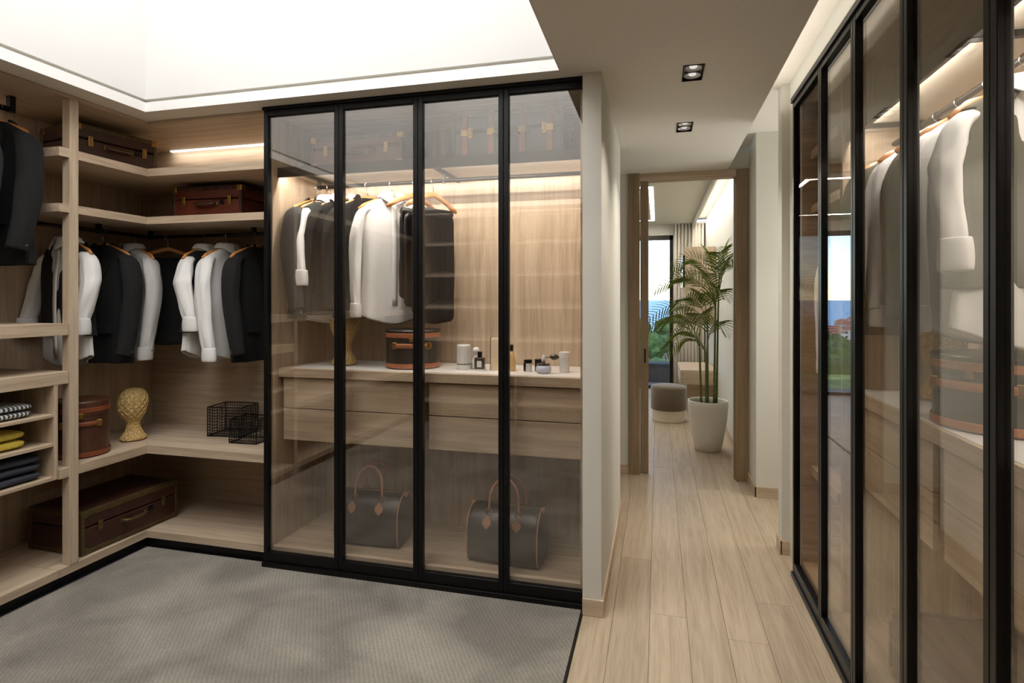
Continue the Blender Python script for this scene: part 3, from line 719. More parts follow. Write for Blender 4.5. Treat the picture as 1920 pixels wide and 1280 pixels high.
def draped(loc, rz, label, mat, L=0.62, w=0.17, name='trousers', cat='trousers', seed=0, drop=0.09):
    g = thing(name, label, cat, (loc[0], loc[1], loc[2]-0.0875-drop), rz)
    for k, (dy, LL) in enumerate(((-0.022, L), (0.022, L-0.05))):
        rings = []
        for i in range(12):
            z = 0.012 - LL*i/11 if i else 0.012
            ring = []
            for j in range(28):
                th = 2*PI*j/28; c, s_ = math.cos(th), math.sin(th); p = 4
                q = (abs(c)**p+abs(s_)**p)**(-1/p)
                e = 0.008*math.sin(9*th+seed+i*0.15)*i/11 + noise.noise(Vector((c*3+seed, s_*3, z*5+k)))*0.010
                ww = w*(0.93 if i == 0 else 1)
                ring.append((c*q*(ww+e), dy+s_*q*(0.016+e*0.6), z))
            rings.append(ring)
        MB().rings(rings, True, True, True).build('leg', mat, g, smooth=True, sub=1)
    MB().tube([(-w, 0, 0.006), (w, 0, 0.006)], 0.024, 12).build('fold', mat, g, smooth=True)
    return g

# --- left bay, upper rail (along Y at X=-3.5, Z=2.66)
hanger((-3.5, 2.12, 2.66), 0.0, 'wooden hanger inside the charcoal jacket cut by the left edge')
jacket((-3.5, 2.12, 2.66), 0.0, 'charcoal wool jacket cut by the left edge of the picture', CHARC, 1, 0.80)
hanger((-3.5, 2.33, 2.66), 0.0, 'wooden hanger inside the dark jacket beside the oak post')
jacket((-3.5, 2.33, 2.66), 0.0, 'dark jacket with three pale cuff buttons right beside the oak post', BLKWOOL, 2, 0.78)
# --- corner wardrobe, lower rails (Z=2.045)
RZ = 2.045
def pair(kind, x, y, rz, label, hl, z=RZ, **k):
    hanger((x, y, z), rz, hl); return kind((x, y, z), rz, label, **k)
pair(shirt, -3.5, 2.70, -0.10, 'white shirt with black vest and rolled sleeve, behind the oak post', 'hanger of the vested shirt behind the oak post', vest=BLKWOOL, rolled=True, seed=3)
pair(jacket, -3.5, 2.93, 0.05, 'black jacket with silver cuff buttons, just right of the oak post', 'wooden hanger of the black jacket right of the oak post', seed=4)
pair(shirt, -3.5, 3.14, -0.12, 'pale grey long sleeved shirt hanging in the inner corner', 'hanger of the pale grey shirt in the inner corner', mat=GREYCOT, seed=5)
hanger((-3.36, 3.3, RZ), PI/2-0.9, 'bare wooden hanger arm carrying black trousers in the corner')
draped((-3.36, 3.3, RZ), PI/2-0.9, 'black trousers folded on a hanger in the inner corner', BLKWOOL, 0.60, 0.15, seed=6)
pair(shirt, -3.04, 3.3, PI/2+0.08, 'white shirt with black vest and rolled cuffs beside a white shirt', 'hanger of the vested shirt on the back rail', vest=BLKWOOL, rolled=True, seed=7)
pair(shirt, -2.86, 3.3, PI/2-0.05, 'white long sleeved shirt next to the black jacket on the back rail', 'hanger of the white shirt on the back rail', seed=8)
pair(jacket, -2.63, 3.3, PI/2-0.12, 'black jacket at the right end of the back rail by the glass doors', 'wooden hanger of the black jacket next to the glass doors', seed=9, w=0.20)
# --- glass wardrobe (Z=2.335)
GZ = 2.335
pair(jacket, -2.165, 3.3, 1.38, 'slate grey jacket leftmost behind the glass doors', 'leftmost hanger behind the glass doors', z=GZ, mat=SLATE, seed=11)
pair(shirt, -2.075, 3.3, 1.08, 'white shirt with slate vest and rolled cuff behind the first glass door', 'hanger of the vested shirt behind the first glass door', z=GZ, vest=SLATE, rolled=True, seed=12, L=0.80)
pair(sweater, -1.965, 3.3, 0.74, 'black sweater with pointed white collar behind the glass doors', 'hanger under the white collared black sweater', z=GZ, seed=13)
pair(jacket, -1.80, 3.3, 0.72, 'black jacket half hidden between sweater and white shirt behind glass', 'wooden hanger of the black jacket just left of the large white shirt', z=GZ, seed=14)
pair(shirt, -1.63, 3.3, 0.70, 'white long sleeved shirt in the second glass door, largest of the white shirts there', 'hanger of the large white shirt behind the second door', z=GZ, seed=15, L=0.80)
hanger((-1.475, 3.3, GZ), PI/2-0.45, 'bare hanger with sloping arm overlapping the white shirt shoulder')
draped((-1.475, 3.30, GZ), PI/2-0.45, 'shiny black trousers under the bare hanger beside the white shirt', BLKSATIN, 0.60, 0.10, seed=16, drop=0.11)
hanger((-1.35, 3.3, GZ), PI/2-0.45, 'rightmost bare hanger behind the third glass door')
draped((-1.35, 3.3, GZ), PI/2-0.45, 'dark brown black trousers rightmost on the rail behind glass', BLKWOOL, 0.70, 0.15, seed=17, drop=0.11)
# --- right wardrobe
pair(shirt, 1.10, 3.46, 0.0, 'white shirt at the far end of the right wardrobe', 'hanger at the far end of the right wardrobe', z=RZ, seed=21)
pair(jacket, 1.08, 2.86, 0.0, 'olive grey jacket deep in the right wardrobe behind the cream shirt', 'hanger of the olive grey jacket in the right wardrobe', z=GZ, mat=OLIVE, seed=22, buttons=False, L=0.80)
pair(shirt, 1.08, 2.62, 0.0, 'cream white long sleeved shirt behind the third door of the right wardrobe', 'hanger of the cream shirt in the right wardrobe', z=GZ, seed=23)
pair(jacket, 1.08, 2.45, 0.0, 'second olive grey jacket right of the cream shirt in the right wardrobe', 'hanger of the second olive jacket', z=GZ, mat=OLIVE, seed=24, buttons=False, w=0.19)
pair(shirt, 1.08, 2.26, 0.0, 'white shirt half hidden behind the olive vested shirt', 'hanger of the half hidden white shirt on the right', z=GZ, seed=25, L=0.80)
pair(shirt, 1.08, 2.06, 0.10, 'large white shirt under an olive vest nearest on the right', 'hanger with bright hook above the olive vested shirt', z=GZ, seed=26, vest=OLIVE, rolled=True, L=0.80)

# ------------------------------------------------------------------ trunks
def trunk(loc, rz, L, Wd, H, label, body=REDL, trim=DKL, metal=BRASS, straps=False, cat='suitcase', name='suitcase'):
    """long axis local x, front towards -y"""
    g = thing(name, label, cat, loc, rz, 'vintage leather suitcases')
    hx, hy = L/2, Wd/2; lid = H*0.62
    bx(-hx, hx, -hy, hy, 0, lid-0.002).build('base', body, g, bevel=0.012, segs=3)
    bx(-hx, hx, -hy, hy, lid+0.002, H).build('lid', body, g, bevel=0.012, segs=3)
    m = MB(); e = 0.003; w = 0.024
    for z0, z1 in ((0.004, w+0.004), (H-w-0.004, H-0.004)):
        m.box(-hx-e, hx+e, -hy-e, -hy+0.004, z0, z1); m.box(-hx-e, hx+e, hy-0.004, hy+e, z0, z1)
        m.box(-hx-e, -hx+0.004, -hy-e, hy+e, z0, z1); m.box(hx-0.004, hx+e, -hy-e, hy+e, z0, z1)
    for x in (-hx, hx):
        for y in (-hy, hy): m.box(x-w*0.8 if x > 0 else x-e, x+e if x > 0 else x+w*0.8, y-e if y < 0 else y-w*0.8, y+w*0.8 if y < 0 else y+e, 0.004, H-0.004)
    for z in (-1, 1):
        zz = -e if z < 0 else H+e
        for y in (-hy, hy-w): m.box(-hx, hx, y, y+w, min(zz, zz-z*0.006), max(zz, zz-z*0.006)) if z > 0 else None
        for x in (-hx, hx-w): m.box(x, x+w, -hy, hy, min(zz, zz-z*0.006), max(zz, zz-z*0.006)) if z > 0 else None
    m.build('edge_trim', trim, g, bevel=0.002, segs=1)
    for x in (-1, 1):
        for y in (-1, 1):
            for z0 in (0.0, H-0.035):
                c = MB(); cx, cy = x*(hx-0.016), y*(hy-0.016)
                c.box(cx-0.021, cx+0.021, cy-0.021, cy+0.021, z0-0.004, z0+0.039); c.build('corner_cap', metal if not straps else trim, g, bevel=0.008)
    st = MB()
    for z in (0.016, H-0.016):
        k = int(L/0.07)
        for i in range(1, k): st.lathe([(0.0045, 0), (0.003, 0.003)], 6); o = len(st.v)-12; st.v[o:] = [(-hx+L*i/k+x, -hy-e-z2, z+y) for x, y, z2 in st.v[o:]]
    stt = st.build('studs', metal, g); stt['kind'] = 'stuff'
    for x in (-0.33*L, 0.33*L):
        a = bx(x-0.014, x+0.014, -hy-0.008, -hy, lid-0.045, lid+0.018).build('latch', metal, g, bevel=0.003)
        bx(x-0.007, x+0.007, -hy-0.014, -hy-0.008, lid-0.03, lid+0.008).build('hasp', metal, a, bevel=0.002)
    hl = MB().tube([(-0.075, -hy-0.004, lid-0.035), (-0.07, -hy-0.022, lid-0.036), (-0.04, -hy-0.03, lid-0.04), (0.04, -hy-0.03, lid-0.04), (0.07, -hy-0.022, lid-0.036), (0.075, -hy-0.004, lid-0.035)], 0.010, 8)
    hd = hl.build('handle', trim, g, smooth=True)
    for x in (-0.078, 0.078): bx(x-0.01, x+0.01, -hy-0.01, -hy, lid-0.048, lid-0.022).build('handle_ring', metal, hd, bevel=0.002)
    bx(0.105, 0.135, -hy-0.008, -hy, lid-0.04, lid-0.008).build('lock', BLACK, g, bevel=0.003)
    if straps:
        for x in (-0.38*L, -0.14*L, 0.14*L, 0.38*L):
            m = MB(); m.box(x-0.017, x+0.017, -hy-0.006, -hy+0.001, 0.0, H+0.003); m.box(x-0.017, x+0.017, -hy-0.006, hy+0.006, H, H+0.006)
            s_ = m.build('strap', TAN, g, bevel=0.001); bx(x-0.022, x+0.022, -hy-0.012, -hy-0.006, H*0.5, H*0.5+0.04).build('buckle', metal, s_, bevel=0.002)
    return g
trunk((-3.545, 2.955, 2.452), PI/2-0.18, 0.50, 0.36, 0.225, 'dark brown brass studded suitcase on the top shelf left', DKL, OLVTRIM)
trunk((-2.945, 3.345, 2.139), 0.05, 0.53, 0.30, 0.225, 'red brown leather suitcase on the second shelf by the glass doors', REDL, DKL)
trunk((-3.445, 2.92, 0.107), PI/2-0.03, 0.66, 0.42, 0.25, 'large dark suitcase with olive trim on the bottom shelf', DKL, OLVTRIM, OLVTRIM)
trunk((-1.80, 3.33, 2.414), 0.0, 0.62, 0.36, 0.20, 'red leather suitcase on the metal shelf behind the first glass doors', REDL, DKL)
trunk((-0.84, 3.33, 2.414), 0.0, 0.66, 0.36, 0.27, 'black trunk with tan straps on the metal shelf behind the right glass doors', BLKL, DKL, straps=True)
trunk((1.10, 2.28, 0.102), PI/2, 0.62, 0.40, 0.26, 'dark suitcase standing on the floor of the right wardrobe', DKL, BLKL)

# ------------------------------------------------------------------ hat boxes
def hatbox(loc, rz, r, h, label, body, trim, sy=1.0, strap=False):
    g = thing('hatbox', label, 'hat box', loc, rz, 'leather hat boxes')
    MB().lathe([(r*0.97, 0), (r, 0.006), (r, h*0.74)], 40, sy=sy).build('drum', body, g, smooth=False)
    MB().lathe([(r*1.015, h*0.74), (r*1.02, h*0.745), (r*1.02, h*0.97), (r*0.99, h), (0.001, h+0.004)], 40, sy=sy, cap1=False).build('lid', body, g)
    for z in (0.005, h*0.80): 
        MB().lathe([(r*1.026, z), (r*1.034, z+0.004), (r*1.034, z+0.024), (r*1.026, z+0.028)], 40, sy=sy, cap0=False, cap1=False).build('band', trim, g)
    arc = [(r*1.045*math.cos(a), r*1.045*sy*math.sin(a), h*0.60) for a in [(-PI/2-0.75)+1.5*i/12 for i in range(13)]]
    hb = MB().tube(arc, 0.014, 8, flat=0.3, up=(0, 0, 1)).build('strap', trim, g, smooth=True)
    for a in (-PI/2-0.62, -PI/2+0.62):
        x, y = r*1.05*math.cos(a), r*1.05*sy*math.sin(a)
        bx(x-0.014, x+0.014, y-0.008, y+0.008, h*0.60-0.02, h*0.60+0.02).build('buckle', BRASS, hb, bevel=0.003)
    x, y = 0, -r*1.04*sy
    bx(-0.012, 0.012, y-0.008, y+0.004, h*0.70, h*0.80).build('clasp', BRASS, g, bevel=0.003)
    return g
hatbox((-3.42, 2.72, 0.66), 0.9, 0.145, 0.335, 'brown leather hat box behind the oak post on the low shelf', BROWNL, COGNAC)
hatbox((-1.485, 3.30, 1.183), 0.35, 0.165, 0.235, 'black hat box with tan bands on the counter behind the glass doors', BLKL, TAN)
hatbox((1.12, 2.24, 1.177), -0.9, 0.20, 0.245, 'large black hat box with tan strap inside the right wardrobe', BLKL, TAN)

# ------------------------------------------------------------------ woven display heads
def head(loc, rz, label, h=0.352):
    g = thing('display_head', label, 'mannequin head', loc, rz, 'woven straw display heads')
    s = h/0.375
    prof = [(0.001, 0.0, 0), (0.088, 0.0, 0), (0.090, 0.012, 0), (0.078, 0.030, 0), (0.056, 0.06, 0), (0.044, 0.09, 0), (0.041, 0.115, -0.004), (0.045, 0.138, -0.008),
            (0.068, 0.165, -0.018), (0.083, 0.19, -0.020), (0.092, 0.22, -0.016), (0.097, 0.25, -0.008), (0.098, 0.28, -0.002), (0.092, 0.31, 0.002), (0.079, 0.336, 0.004), (0.058, 0.356, 0.005), (0.033, 0.369, 0.006), (0.002, 0.375, 0.006)]
    rings = []
    for r, z, oy in prof:
        ring = []
        for j in range(28):
            th = 2*PI*j/28; c, n = math.cos(th), math.sin(th)
            x, y = r*c*0.82, r*n*0.95 + oy*0.3
            if 0.15 < z < 0.34 and n < 0:
                f = max(0, 1-abs(x)/0.026)
                y -= 0.022*f*max(0, 1-abs(z-0.225)/0.035) + 0.008*f*max(0, 1-abs(z-0.185)/0.012)
                e = max(0, 1-abs(abs(x)-0.035)/0.02)*max(0, 1-abs(z-0.255)/0.02); y += 0.012*e
            ring.append((x*s, y*s, z*s))
        rings.append(ring)
    hd = MB().rings(rings, True, True, True).build('head', WICKER, g, smooth=True, sub=1)
    # woven bands wound round the head, following its profile
    def rad(z):
        for i in range(len(prof)-1):
            if prof[i+1][1] >= z and prof[i][1] < z + 1e-6 and prof[i+1][1] > prof[i][1]:
                t = (z-prof[i][1])/(prof[i+1][1]-prof[i][1]); return prof[i][0]+(prof[i+1][0]-prof[i][0])*t, prof[i][2]+(prof[i+1][2]-prof[i][2])*t
        return 0.03, 0
    m = MB()
    for k in range(14):
        for dr_ in (-1, 1):
            p = []
            for i in range(40):
                z = 0.014 + 0.352*i/39; r, oy = rad(z); a = 2*PI*k/14 + dr_*i*0.085
                p.append(((r*0.82+0.001)*math.cos(a)*s, ((r*0.95+0.001)*math.sin(a)+oy*0.3)*s, z*s))
            m.tube(p, 0.0032, 5, cap=False)
    w = m.build('weave', WICKER, hd, smooth=True); w['kind'] = 'stuff'
    return g
head((-3.42, 3.08, 0.66), -0.3, 'woven straw head on the low corner shelf')
head((-1.965, 3.30, 1.183), 0.4, 'woven straw head on the counter behind the first glass door', 0.40)
head((1.17, 2.80, 1.177), -1.2, 'woven straw head inside the right wardrobe beside the hat box', 0.40)

# ------------------------------------------------------------------ wire baskets
def basket(loc, rz, L, Wd, H, label):
    g = thing('wire_basket', label, 'basket', loc, rz, 'black wire baskets')
    hx, hy = L/2, Wd/2; r = 0.004
    m = MB()
    for z in (r, H):
        m.tube([(-hx, -hy, z), (hx, -hy, z)], r, 6); m.tube([(-hx, hy, z), (hx, hy, z)], r, 6); m.tube([(-hx, -hy, z), (-hx, hy, z)], r, 6); m.tube([(hx, -hy, z), (hx, hy, z)], r, 6)
    for x in (-hx, hx):
        for y in (-hy, hy): m.tube([(x, y, 0), (x, y, H)], r, 6)
    m.build('rim_frame', BLACK, g, smooth=True)
    m = MB(); n = int(L/0.017); k = int(Wd/0.017); q = int(H/0.019)
    for i in range(1, n):
        x = -hx+L*i/n; m.tube([(x, -hy, 0), (x, -hy, H)], 0.0019, 4); m.tube([(x, hy, 0), (x, hy, H)], 0.0019, 4); m.tube([(x, -hy, r), (x, hy, r)], 0.0019, 4)
    for i in range(1, k):
        y = -hy+Wd*i/k; m.tube([(-hx, y, 0), (-hx, y, H)], 0.0019, 4); m.tube([(hx, y, 0), (hx, y, H)], 0.0019, 4)
    for i in range(1, q):
        z = H*i/q
        for y in (-hy, hy): m.tube([(-hx, y, z), (hx, y, z)], 0.0019, 4)
        for x in (-hx, hx): m.tube([(x, -hy, z), (x, hy, z)], 0.0019, 4)
    w = m.build('wire_mesh', BLACK, g); w['kind'] = 'stuff'
basket((-2.90, 3.40, 0.66), 0.12, 0.25, 0.20, 0.20, 'larger black wire basket on the low shelf left of the glass doors')
basket((-2.635, 3.255, 0.66), 0.05, 0.20, 0.17, 0.155, 'smaller black wire basket in front of the larger wire basket')

# ------------------------------------------------------------------ folded clothes in the cubbies
def folded(loc, sx, sy, h, layers, mat, label, seed, name='folded_shirt', cat='folded clothes'):
    g = thing(name, label, cat, loc, 0, 'folded clothes in the cubbies')
    for k in range(layers):
        z0 = h*k/layers; t = h/layers
        rings = []
        for i in range(9):
            u = -1+2*i/8; ring = []
            for j in range(20):
                th = 2*PI*j/20; c, s_ = math.cos(th), math.sin(th); p = 5
                q = (abs(c)**p+abs(s_)**p)**(-1/p)
                e = noise.noise(Vector((u*2+seed, c*2, s_*2+k*3)))
                ring.append((c*q*sx/2*(1+0.05*e), u*sy/2*(1-0.02*abs(c))+0.01*e, z0 + t/2 + s_*q*t/2*(1+0.16*e)*(0.55+0.45*(1-u**8))))
            rings.append(ring)
        MB().rings(rings, True, True, True).build('fold', mat, g, smooth=True, sub=1)
folded((-3.42, 2.12, 0.974), 0.34, 0.46, 0.075, 2, STRIPE, 'striped grey folded shirt in the top cubby', 1)
folded((-3.42, 2.10, 0.814), 0.32, 0.44, 0.095, 2, YELLOW, 'yellow folded knit in the middle cubby', 2, 'folded_sweater')
folded((-3.42, 2.14, 0.630), 0.36, 0.50, 0.135, 3, NAVY, 'stack of dark navy folded trousers in the bottom cubby', 3, 'folded_trousers')

# ------------------------------------------------------------------ handbags
def handbag(loc, rz, label, L=0.42, Wd=0.25, H=0.305):
    g = thing('handbag', label, 'bag', loc, rz, 'dark duffel handbags with tan handles')
    def prof(s, top=1.0):
        pts = []
        for j in range(32):
            th = 2*PI*j/32; c, n = math.cos(th), math.sin(th)
            p = 5.0 if n < 0 else 3.0
            q = (abs(c)**p+abs(n)**p)**(-1/p)
            y = c*q*Wd/2*(1 if n < 0 else (1-0.20*max(0, n*q)**2)); z = H/2 + n*q*H/2
            pts.append((y*s, (z-H/2)*s+H/2))
        return pts
    rings = []
    for u, s in ((-1.0, 0.94), (-0.985, 0.985), (-0.9, 1.0), (-0.5, 1.012), (0, 1.02), (0.5, 1.012), (0.9, 1.0), (0.985, 0.985), (1.0, 0.94)):
        rings.append([(u*L/2, y, z) for y, z in prof(s)])
    MB().rings(rings, True, True, True).build('body', BAGM, g, smooth=True)
    for u in (-1, 1):
        pr = [(u*(L/2-0.003), y*1.012, (z-H/2)*1.012+H/2) for y, z in prof(0.985)]
        MB().tube(pr+[pr[0]], 0.0042, 6).build('piping', ROSE, g, smooth=True)
    MB().tube([(-L/2*0.98, 0, H+0.002), (L/2*0.98, 0, H+0.002)], 0.006, 6, flat=0.5).build('zip', BRASS, g, smooth=True)
    for u in (-1, 1): bx(u*(L/2)-0.012, u*(L/2)+0.012, -0.014, 0.014, H-0.02, H+0.008).build('zip_tab', ROSE, g, bevel=0.003)
    for sy in (-1, 1):
        y0 = sy*Wd*0.30; zt = H*0.86
        p = []
        for i in range(17):
            a = PI*i/16; p.append((-0.088*math.cos(a)*(1.0+0.06*math.sin(a)), y0-sy*0.03*math.sin(a), zt+0.045+0.165*math.sin(a)**0.8))
        p = [(-0.088, y0, zt)] + p + [(0.088, y0, zt)]
        hd = MB().tube(p, 0.0075, 8).build('handle', ROSE, g, smooth=True)
        for x in (-0.088, 0.088):
            MB().tube([(x-0.016, y0+sy*0.012, zt+0.012), (x+0.016, y0+sy*0.012, zt+0.012), (x+0.016, y0+sy*0.006, zt+0.042), (x-0.016, y0+sy*0.006, zt+0.042), (x-0.016, y0+sy*0.012, zt+0.012)], 0.003, 6).build('buckle', BRASS, hd, smooth=True)
            n = 12; tabs = [[(x+0.021*math.sin(PI*i/n)**0.7*w*(0.75+0.5*math.sin(PI*i/n)), sy*(Wd*0.5*(0.88+0.10*min(1, i/n*1.3))+0.004), zt+0.015-0.075*i/n) for w in (-1, 0, 1)] for i in range(n+1)]
            MB().rings(tabs, False).build('leather_tab', ROSE, hd, solid=0.004)
    for u in (-1, 1):
        for w in (-1, 1): MB().lathe([(0.007, -0.001), (0.007, 0.004)], 8, u*L*0.4, w*Wd*0.32).build('stud_foot', BRASS, g)
    return g
b1 = handbag((-1.72, 3.235, 0.102), 0.04, 'dark duffel handbag on the wardrobe floor, left of the two')
dup(b1, (-0.845, 3.20, 0.102), -0.06, 'dark duffel handbag on the wardrobe floor, right of the two')

# ------------------------------------------------------------------ toiletries on the counter (Z=1.183)
KZ = 1.182
def lathe_part(name, prof, mat, root, n=20, cx=0, cy=0, **k): return MB().lathe(prof, n, cx, cy).build(name, mat, root, **k)
t = thing('canister', 'white cylindrical canister, leftmost of the toiletries on the counter', 'canister', (-1.137, 3.26, KZ))
lathe_part('body', [(0.040, 0), (0.042, 0.004), (0.042, 0.03)], WHITE, t); lathe_part('ring', [(0.0405, 0.03), (0.0405, 0.036)], SMOKE, t); lathe_part('lid', [(0.042, 0.036), (0.042, 0.142), (0.038, 0.148)], WHITE, t)
t = thing('perfume_bottle', 'clear perfume bottle with crystal stopper behind the black bottle', 'perfume bottle', (-1.075, 3.31, KZ), 0, 'perfume bottles on the counter')
lathe_part('body', [(0.030, 0), (0.034, 0.01), (0.036, 0.05), (0.014, 0.075), (0.012, 0.085)], FROST, t, smooth=True); lathe_part('stopper', [(0.006, 0.085), (0.022, 0.10), (0.024, 0.115), (0.012, 0.13)], FROST, t, smooth=True)
t = thing('perfume_bottle', 'square black perfume bottle with white label', 'perfume bottle', (-1.022, 3.22, KZ), 0.1, 'perfume bottles on the counter')
bx(-0.032, 0.032, -0.022, 0.022, 0.0, 0.008).build('base', WHITE, t, bevel=0.002); bx(-0.031, 0.031, -0.02, 0.02, 0.008, 0.078).build('body', SMOKE, t, bevel=0.005); bx(-0.014, 0.014, -0.0225, -0.0195, 0.022, 0.058).build('paper_label', WHITE, t); bx(-0.012, 0.012, -0.012, 0.012, 0.078, 0.112).build('cap', BLACK, t, bevel=0.002)
t = thing('card_box', 'tall cream card box with dark edge beside the door stile', 'box', (-0.935, 3.27, KZ), 0.05)
bx(-0.030, 0.030, -0.02, 0.02, 0, 0.19).build('body', CREAMBOX, t, bevel=0.001); bx(-0.033, -0.030, -0.021, 0.021, 0, 0.193).build('edge', DKMETAL, t)
t = thing('perfume_bottle', 'amber glass perfume bottle right of the door stile', 'perfume bottle', (-0.842, 3.26, KZ), 0, 'perfume bottles on the counter')
lathe_part('body', [(0.026, 0), (0.030, 0.01), (0.028, 0.06), (0.018, 0.10), (0.010, 0.118)], GOLDG, t, smooth=True); lathe_part('cap', [(0.013, 0.118), (0.014, 0.15), (0.01, 0.155)], DKMETAL, t)
t = thing('lotion_jar', 'small black jar with pale front, left one of the pair', 'jar', (-0.735, 3.24, KZ), 0, 'pair of small black jars')
lathe_part('body', [(0.022, 0), (0.023, 0.05)], FROST, t); lathe_part('lid', [(0.024, 0.05), (0.024, 0.07)], BLACK, t); bx(-0.022, -0.008, -0.022, -0.014, 0.004, 0.05).build('paper_label', BLACK, t)
dup(t, (-0.680, 3.28, KZ), 0.2, 'small black jar with pale front, right one of the pair')
t = thing('atomizer', 'pale blue round perfume atomizer with dark squeeze bulb', 'atomizer', (-0.635, 3.20, KZ), 0)
lathe_part('body', [(0.030, 0), (0.044, 0.012), (0.046, 0.03), (0.036, 0.046)], PALEBLUE, t, smooth=True); lathe_part('collar', [(0.038, 0.046), (0.038, 0.054), (0.018, 0.058)], SMOKE, t); lathe_part('nozzle', [(0.010, 0.058), (0.013, 0.075), (0.009, 0.10), (0.006, 0.105)], FROST, t, smooth=True)
MB().tube([(0.0, 0, 0.09), (0.035, 0, 0.092)], 0.004, 6).build('tube', STEEL, t)
MB().rings([[(0.035+0.056*i/8, 0.019*math.sin(PI*(0.06+0.88*i/8))*math.cos(2*PI*j/14), 0.093+0.019*math.sin(PI*(0.06+0.88*i/8))*math.sin(2*PI*j/14)) for j in range(14)] for i in range(9)], True, True, True).build('bulb', SMOKE, t, smooth=True)
t = thing('tumbler', 'frosted white tumbler, rightmost of the toiletries', 'tumbler', (-0.525, 3.27, KZ))
lathe_part('body', [(0.026, 0), (0.028, 0.004), (0.031, 0.085)], FROST, t); lathe_part('rim', [(0.032, 0.085), (0.032, 0.115), (0.027, 0.118)], WHITE, t)

# ------------------------------------------------------------------ bedroom : palm, pouf, panel, console, curtain, lamp
pl = thing('potted_palm', 'areca palm in a tapered white pot in the bedroom doorway', 'plant', (0.515, 6.42, 0))
MB().lathe([(0.125, 0), (0.135, 0.006), (0.165, 0.15), (0.192, 0.32), (0.205, 0.46), (0.205, 0.525), (0.198, 0.53), (0.19, 0.525), (0.188, 0.47)], 40, cap1=False).build('pot', POTM, pl, smooth=True)
MB().lathe([(0.19, 0.465), (0.12, 0.478), (0.002, 0.485)], 24, cap0=False).build('soil', SOIL, pl)
rr = random.Random(11)
def frond(base, yaw, length, rise, droop, roll=0.0, lmax=0.20, n=22):
    m = MB(); pts = []
    d = Vector((math.cos(yaw), math.sin(yaw), 0))
    for i in range(n+1):
        t = i/n
        pts.append(Vector(base) + d*(length*(0.25*t+0.75*t**1.4)) + Vector((0, 0, rise*math.sin(min(t*1.25, 1)*PI/2) - droop*t**2.4)))
    m.tube(pts, [0.0065*(1-0.8*i/n) for i in range(n+1)], 5)
    side0 = Vector((-d.y, d.x, 0))
    for i in range(6, n+1):
        t = i/n; tan = (pts[min(i+1, n)]-pts[max(i-1, 0)]).normalized()
        nrm0 = tan.cross(side0).normalized(); a = roll*(0.5+0.5*t)
        side = side0*math.cos(a) + nrm0*math.sin(a); nrm = tan.cross(side).normalized()
        L = lmax*(math.sin(PI*min(1, 0.14+0.80*t))**0.7)*(0.9+0.2*rr.random()) + 0.02
        for s in (-1, 1):
            dirv = (side*s*0.78 + tan*0.66 + nrm*0.16).normalized()
            wd = (tan*0.9 + nrm*0.3).normalized()*0.0085
            q = pts[i]; vs = []
            for k, (u, ww) in enumerate(((0, 0.5), (0.3, 1.0), (0.65, 0.8), (1.0, 0.06))):
                c = q + dirv*(L*u) + Vector((0, 0, -0.22*L*u*u)); vs += [(min(v.x, 0.262), v.y, v.z) for v in (c-wd*ww, c+wd*ww)]
            m.add(vs, [(0,1,3,2),(2,3,5,4),(4,5,7,6)])
    return m
canes = [(-0.07, -0.04, 0.72), (0.0, 0.03, 0.95), (0.06, -0.02, 1.15), (0.09, 0.05, 1.22), (-0.02, -0.06, 0.66)]
for i, (x, y, h) in enumerate(canes):
    k = 6; pth = [(x*(1+0.25*j/k), y*(1+0.3*j/k), 0.47+(h-0.1)*j/k) for j in range(k+1)]
    MB().tube(pth, [0.013-0.004*j/k for j in range(k+1)], 8).build('cane', CANE, pl, smooth=True)
fr = [  # cane, yaw, length, rise, droop, roll
    (3, 3.0, 0.48, 0.55, 0.20, 0.9), (3, 0.9, 0.20, 0.62, 0.04, -0.8), (3, 2.0, 0.34, 0.60, 0.12, 0.7), (2, 3.3, 0.62, 0.44, 0.26, 0.9), (2, 4.2, 0.46, 0.44, 0.16, -0.6),
    (2, 5.4, 0.24, 0.52, 0.08, 0.6), (1, 2.9, 0.66, 0.34, 0.28, 1.0), (1, 3.9, 0.50, 0.40, 0.22, 0.6), (1, 1.9, 0.30, 0.44, 0.2, 0.3), (0, 3.0, 0.62, 0.42, 0.26, 0.9),
    (0, 3.7, 0.46, 0.46, 0.24, 0.7), (0, 4.7, 0.36, 0.46, 0.2, 0.4), (4, 3.5, 0.48, 0.34, 0.26, 0.8), (4, 5.5, 0.24, 0.42, 0.2, -0.4), (3, 4.7, 0.36, 0.56, 0.10, 0.5),
    (2, 2.4, 0.5, 0.5, 0.2, 0.8), (1, 5.3, 0.26, 0.46, 0.16, -0.5), (0, 2.4, 0.4, 0.4, 0.3, 0.5), (4, 2.8, 0.44, 0.26, 0.3, 0.9), (3, 5.6, 0.22, 0.5, 0.1, 0.3)]
for ci, yaw, ln, rise, droop, roll in fr:
    x, y, h = canes[ci]
    frond((x*1.25, y*1.3, 0.37+h), yaw, ln, rise, droop, roll).build('frond', LEAF, pl)
pf = thing('pouf', 'round taupe pouf with cream base beside the palm', 'pouf', (0.135, 7.88, 0))
MB().lathe([(0.205, 0), (0.21, 0.006), (0.21, 0.15)], 40).build('base', CREAM, pf, smooth=False)
MB().lathe([(0.226, 0.15), (0.232, 0.16), (0.232, 0.43), (0.222, 0.455), (0.17, 0.468), (0.002, 0.472)], 40, cap1=False).build('cushion', TAUPE, pf, smooth=True)
pn = thing('wall_panel', 'oak wall panel with a screen edge behind the palm', 'panel', (0.6, 8.6, 0))
part('panel', bx(0.375, 0.795, 8.55, 8.63, 1.25, 2.36), OAKZ, pn, bevel=0.003)
part('screen', bx(0.345, 0.372, 8.56, 9.5, 1.78, 2.24), TVM, pn, bevel=0.003)
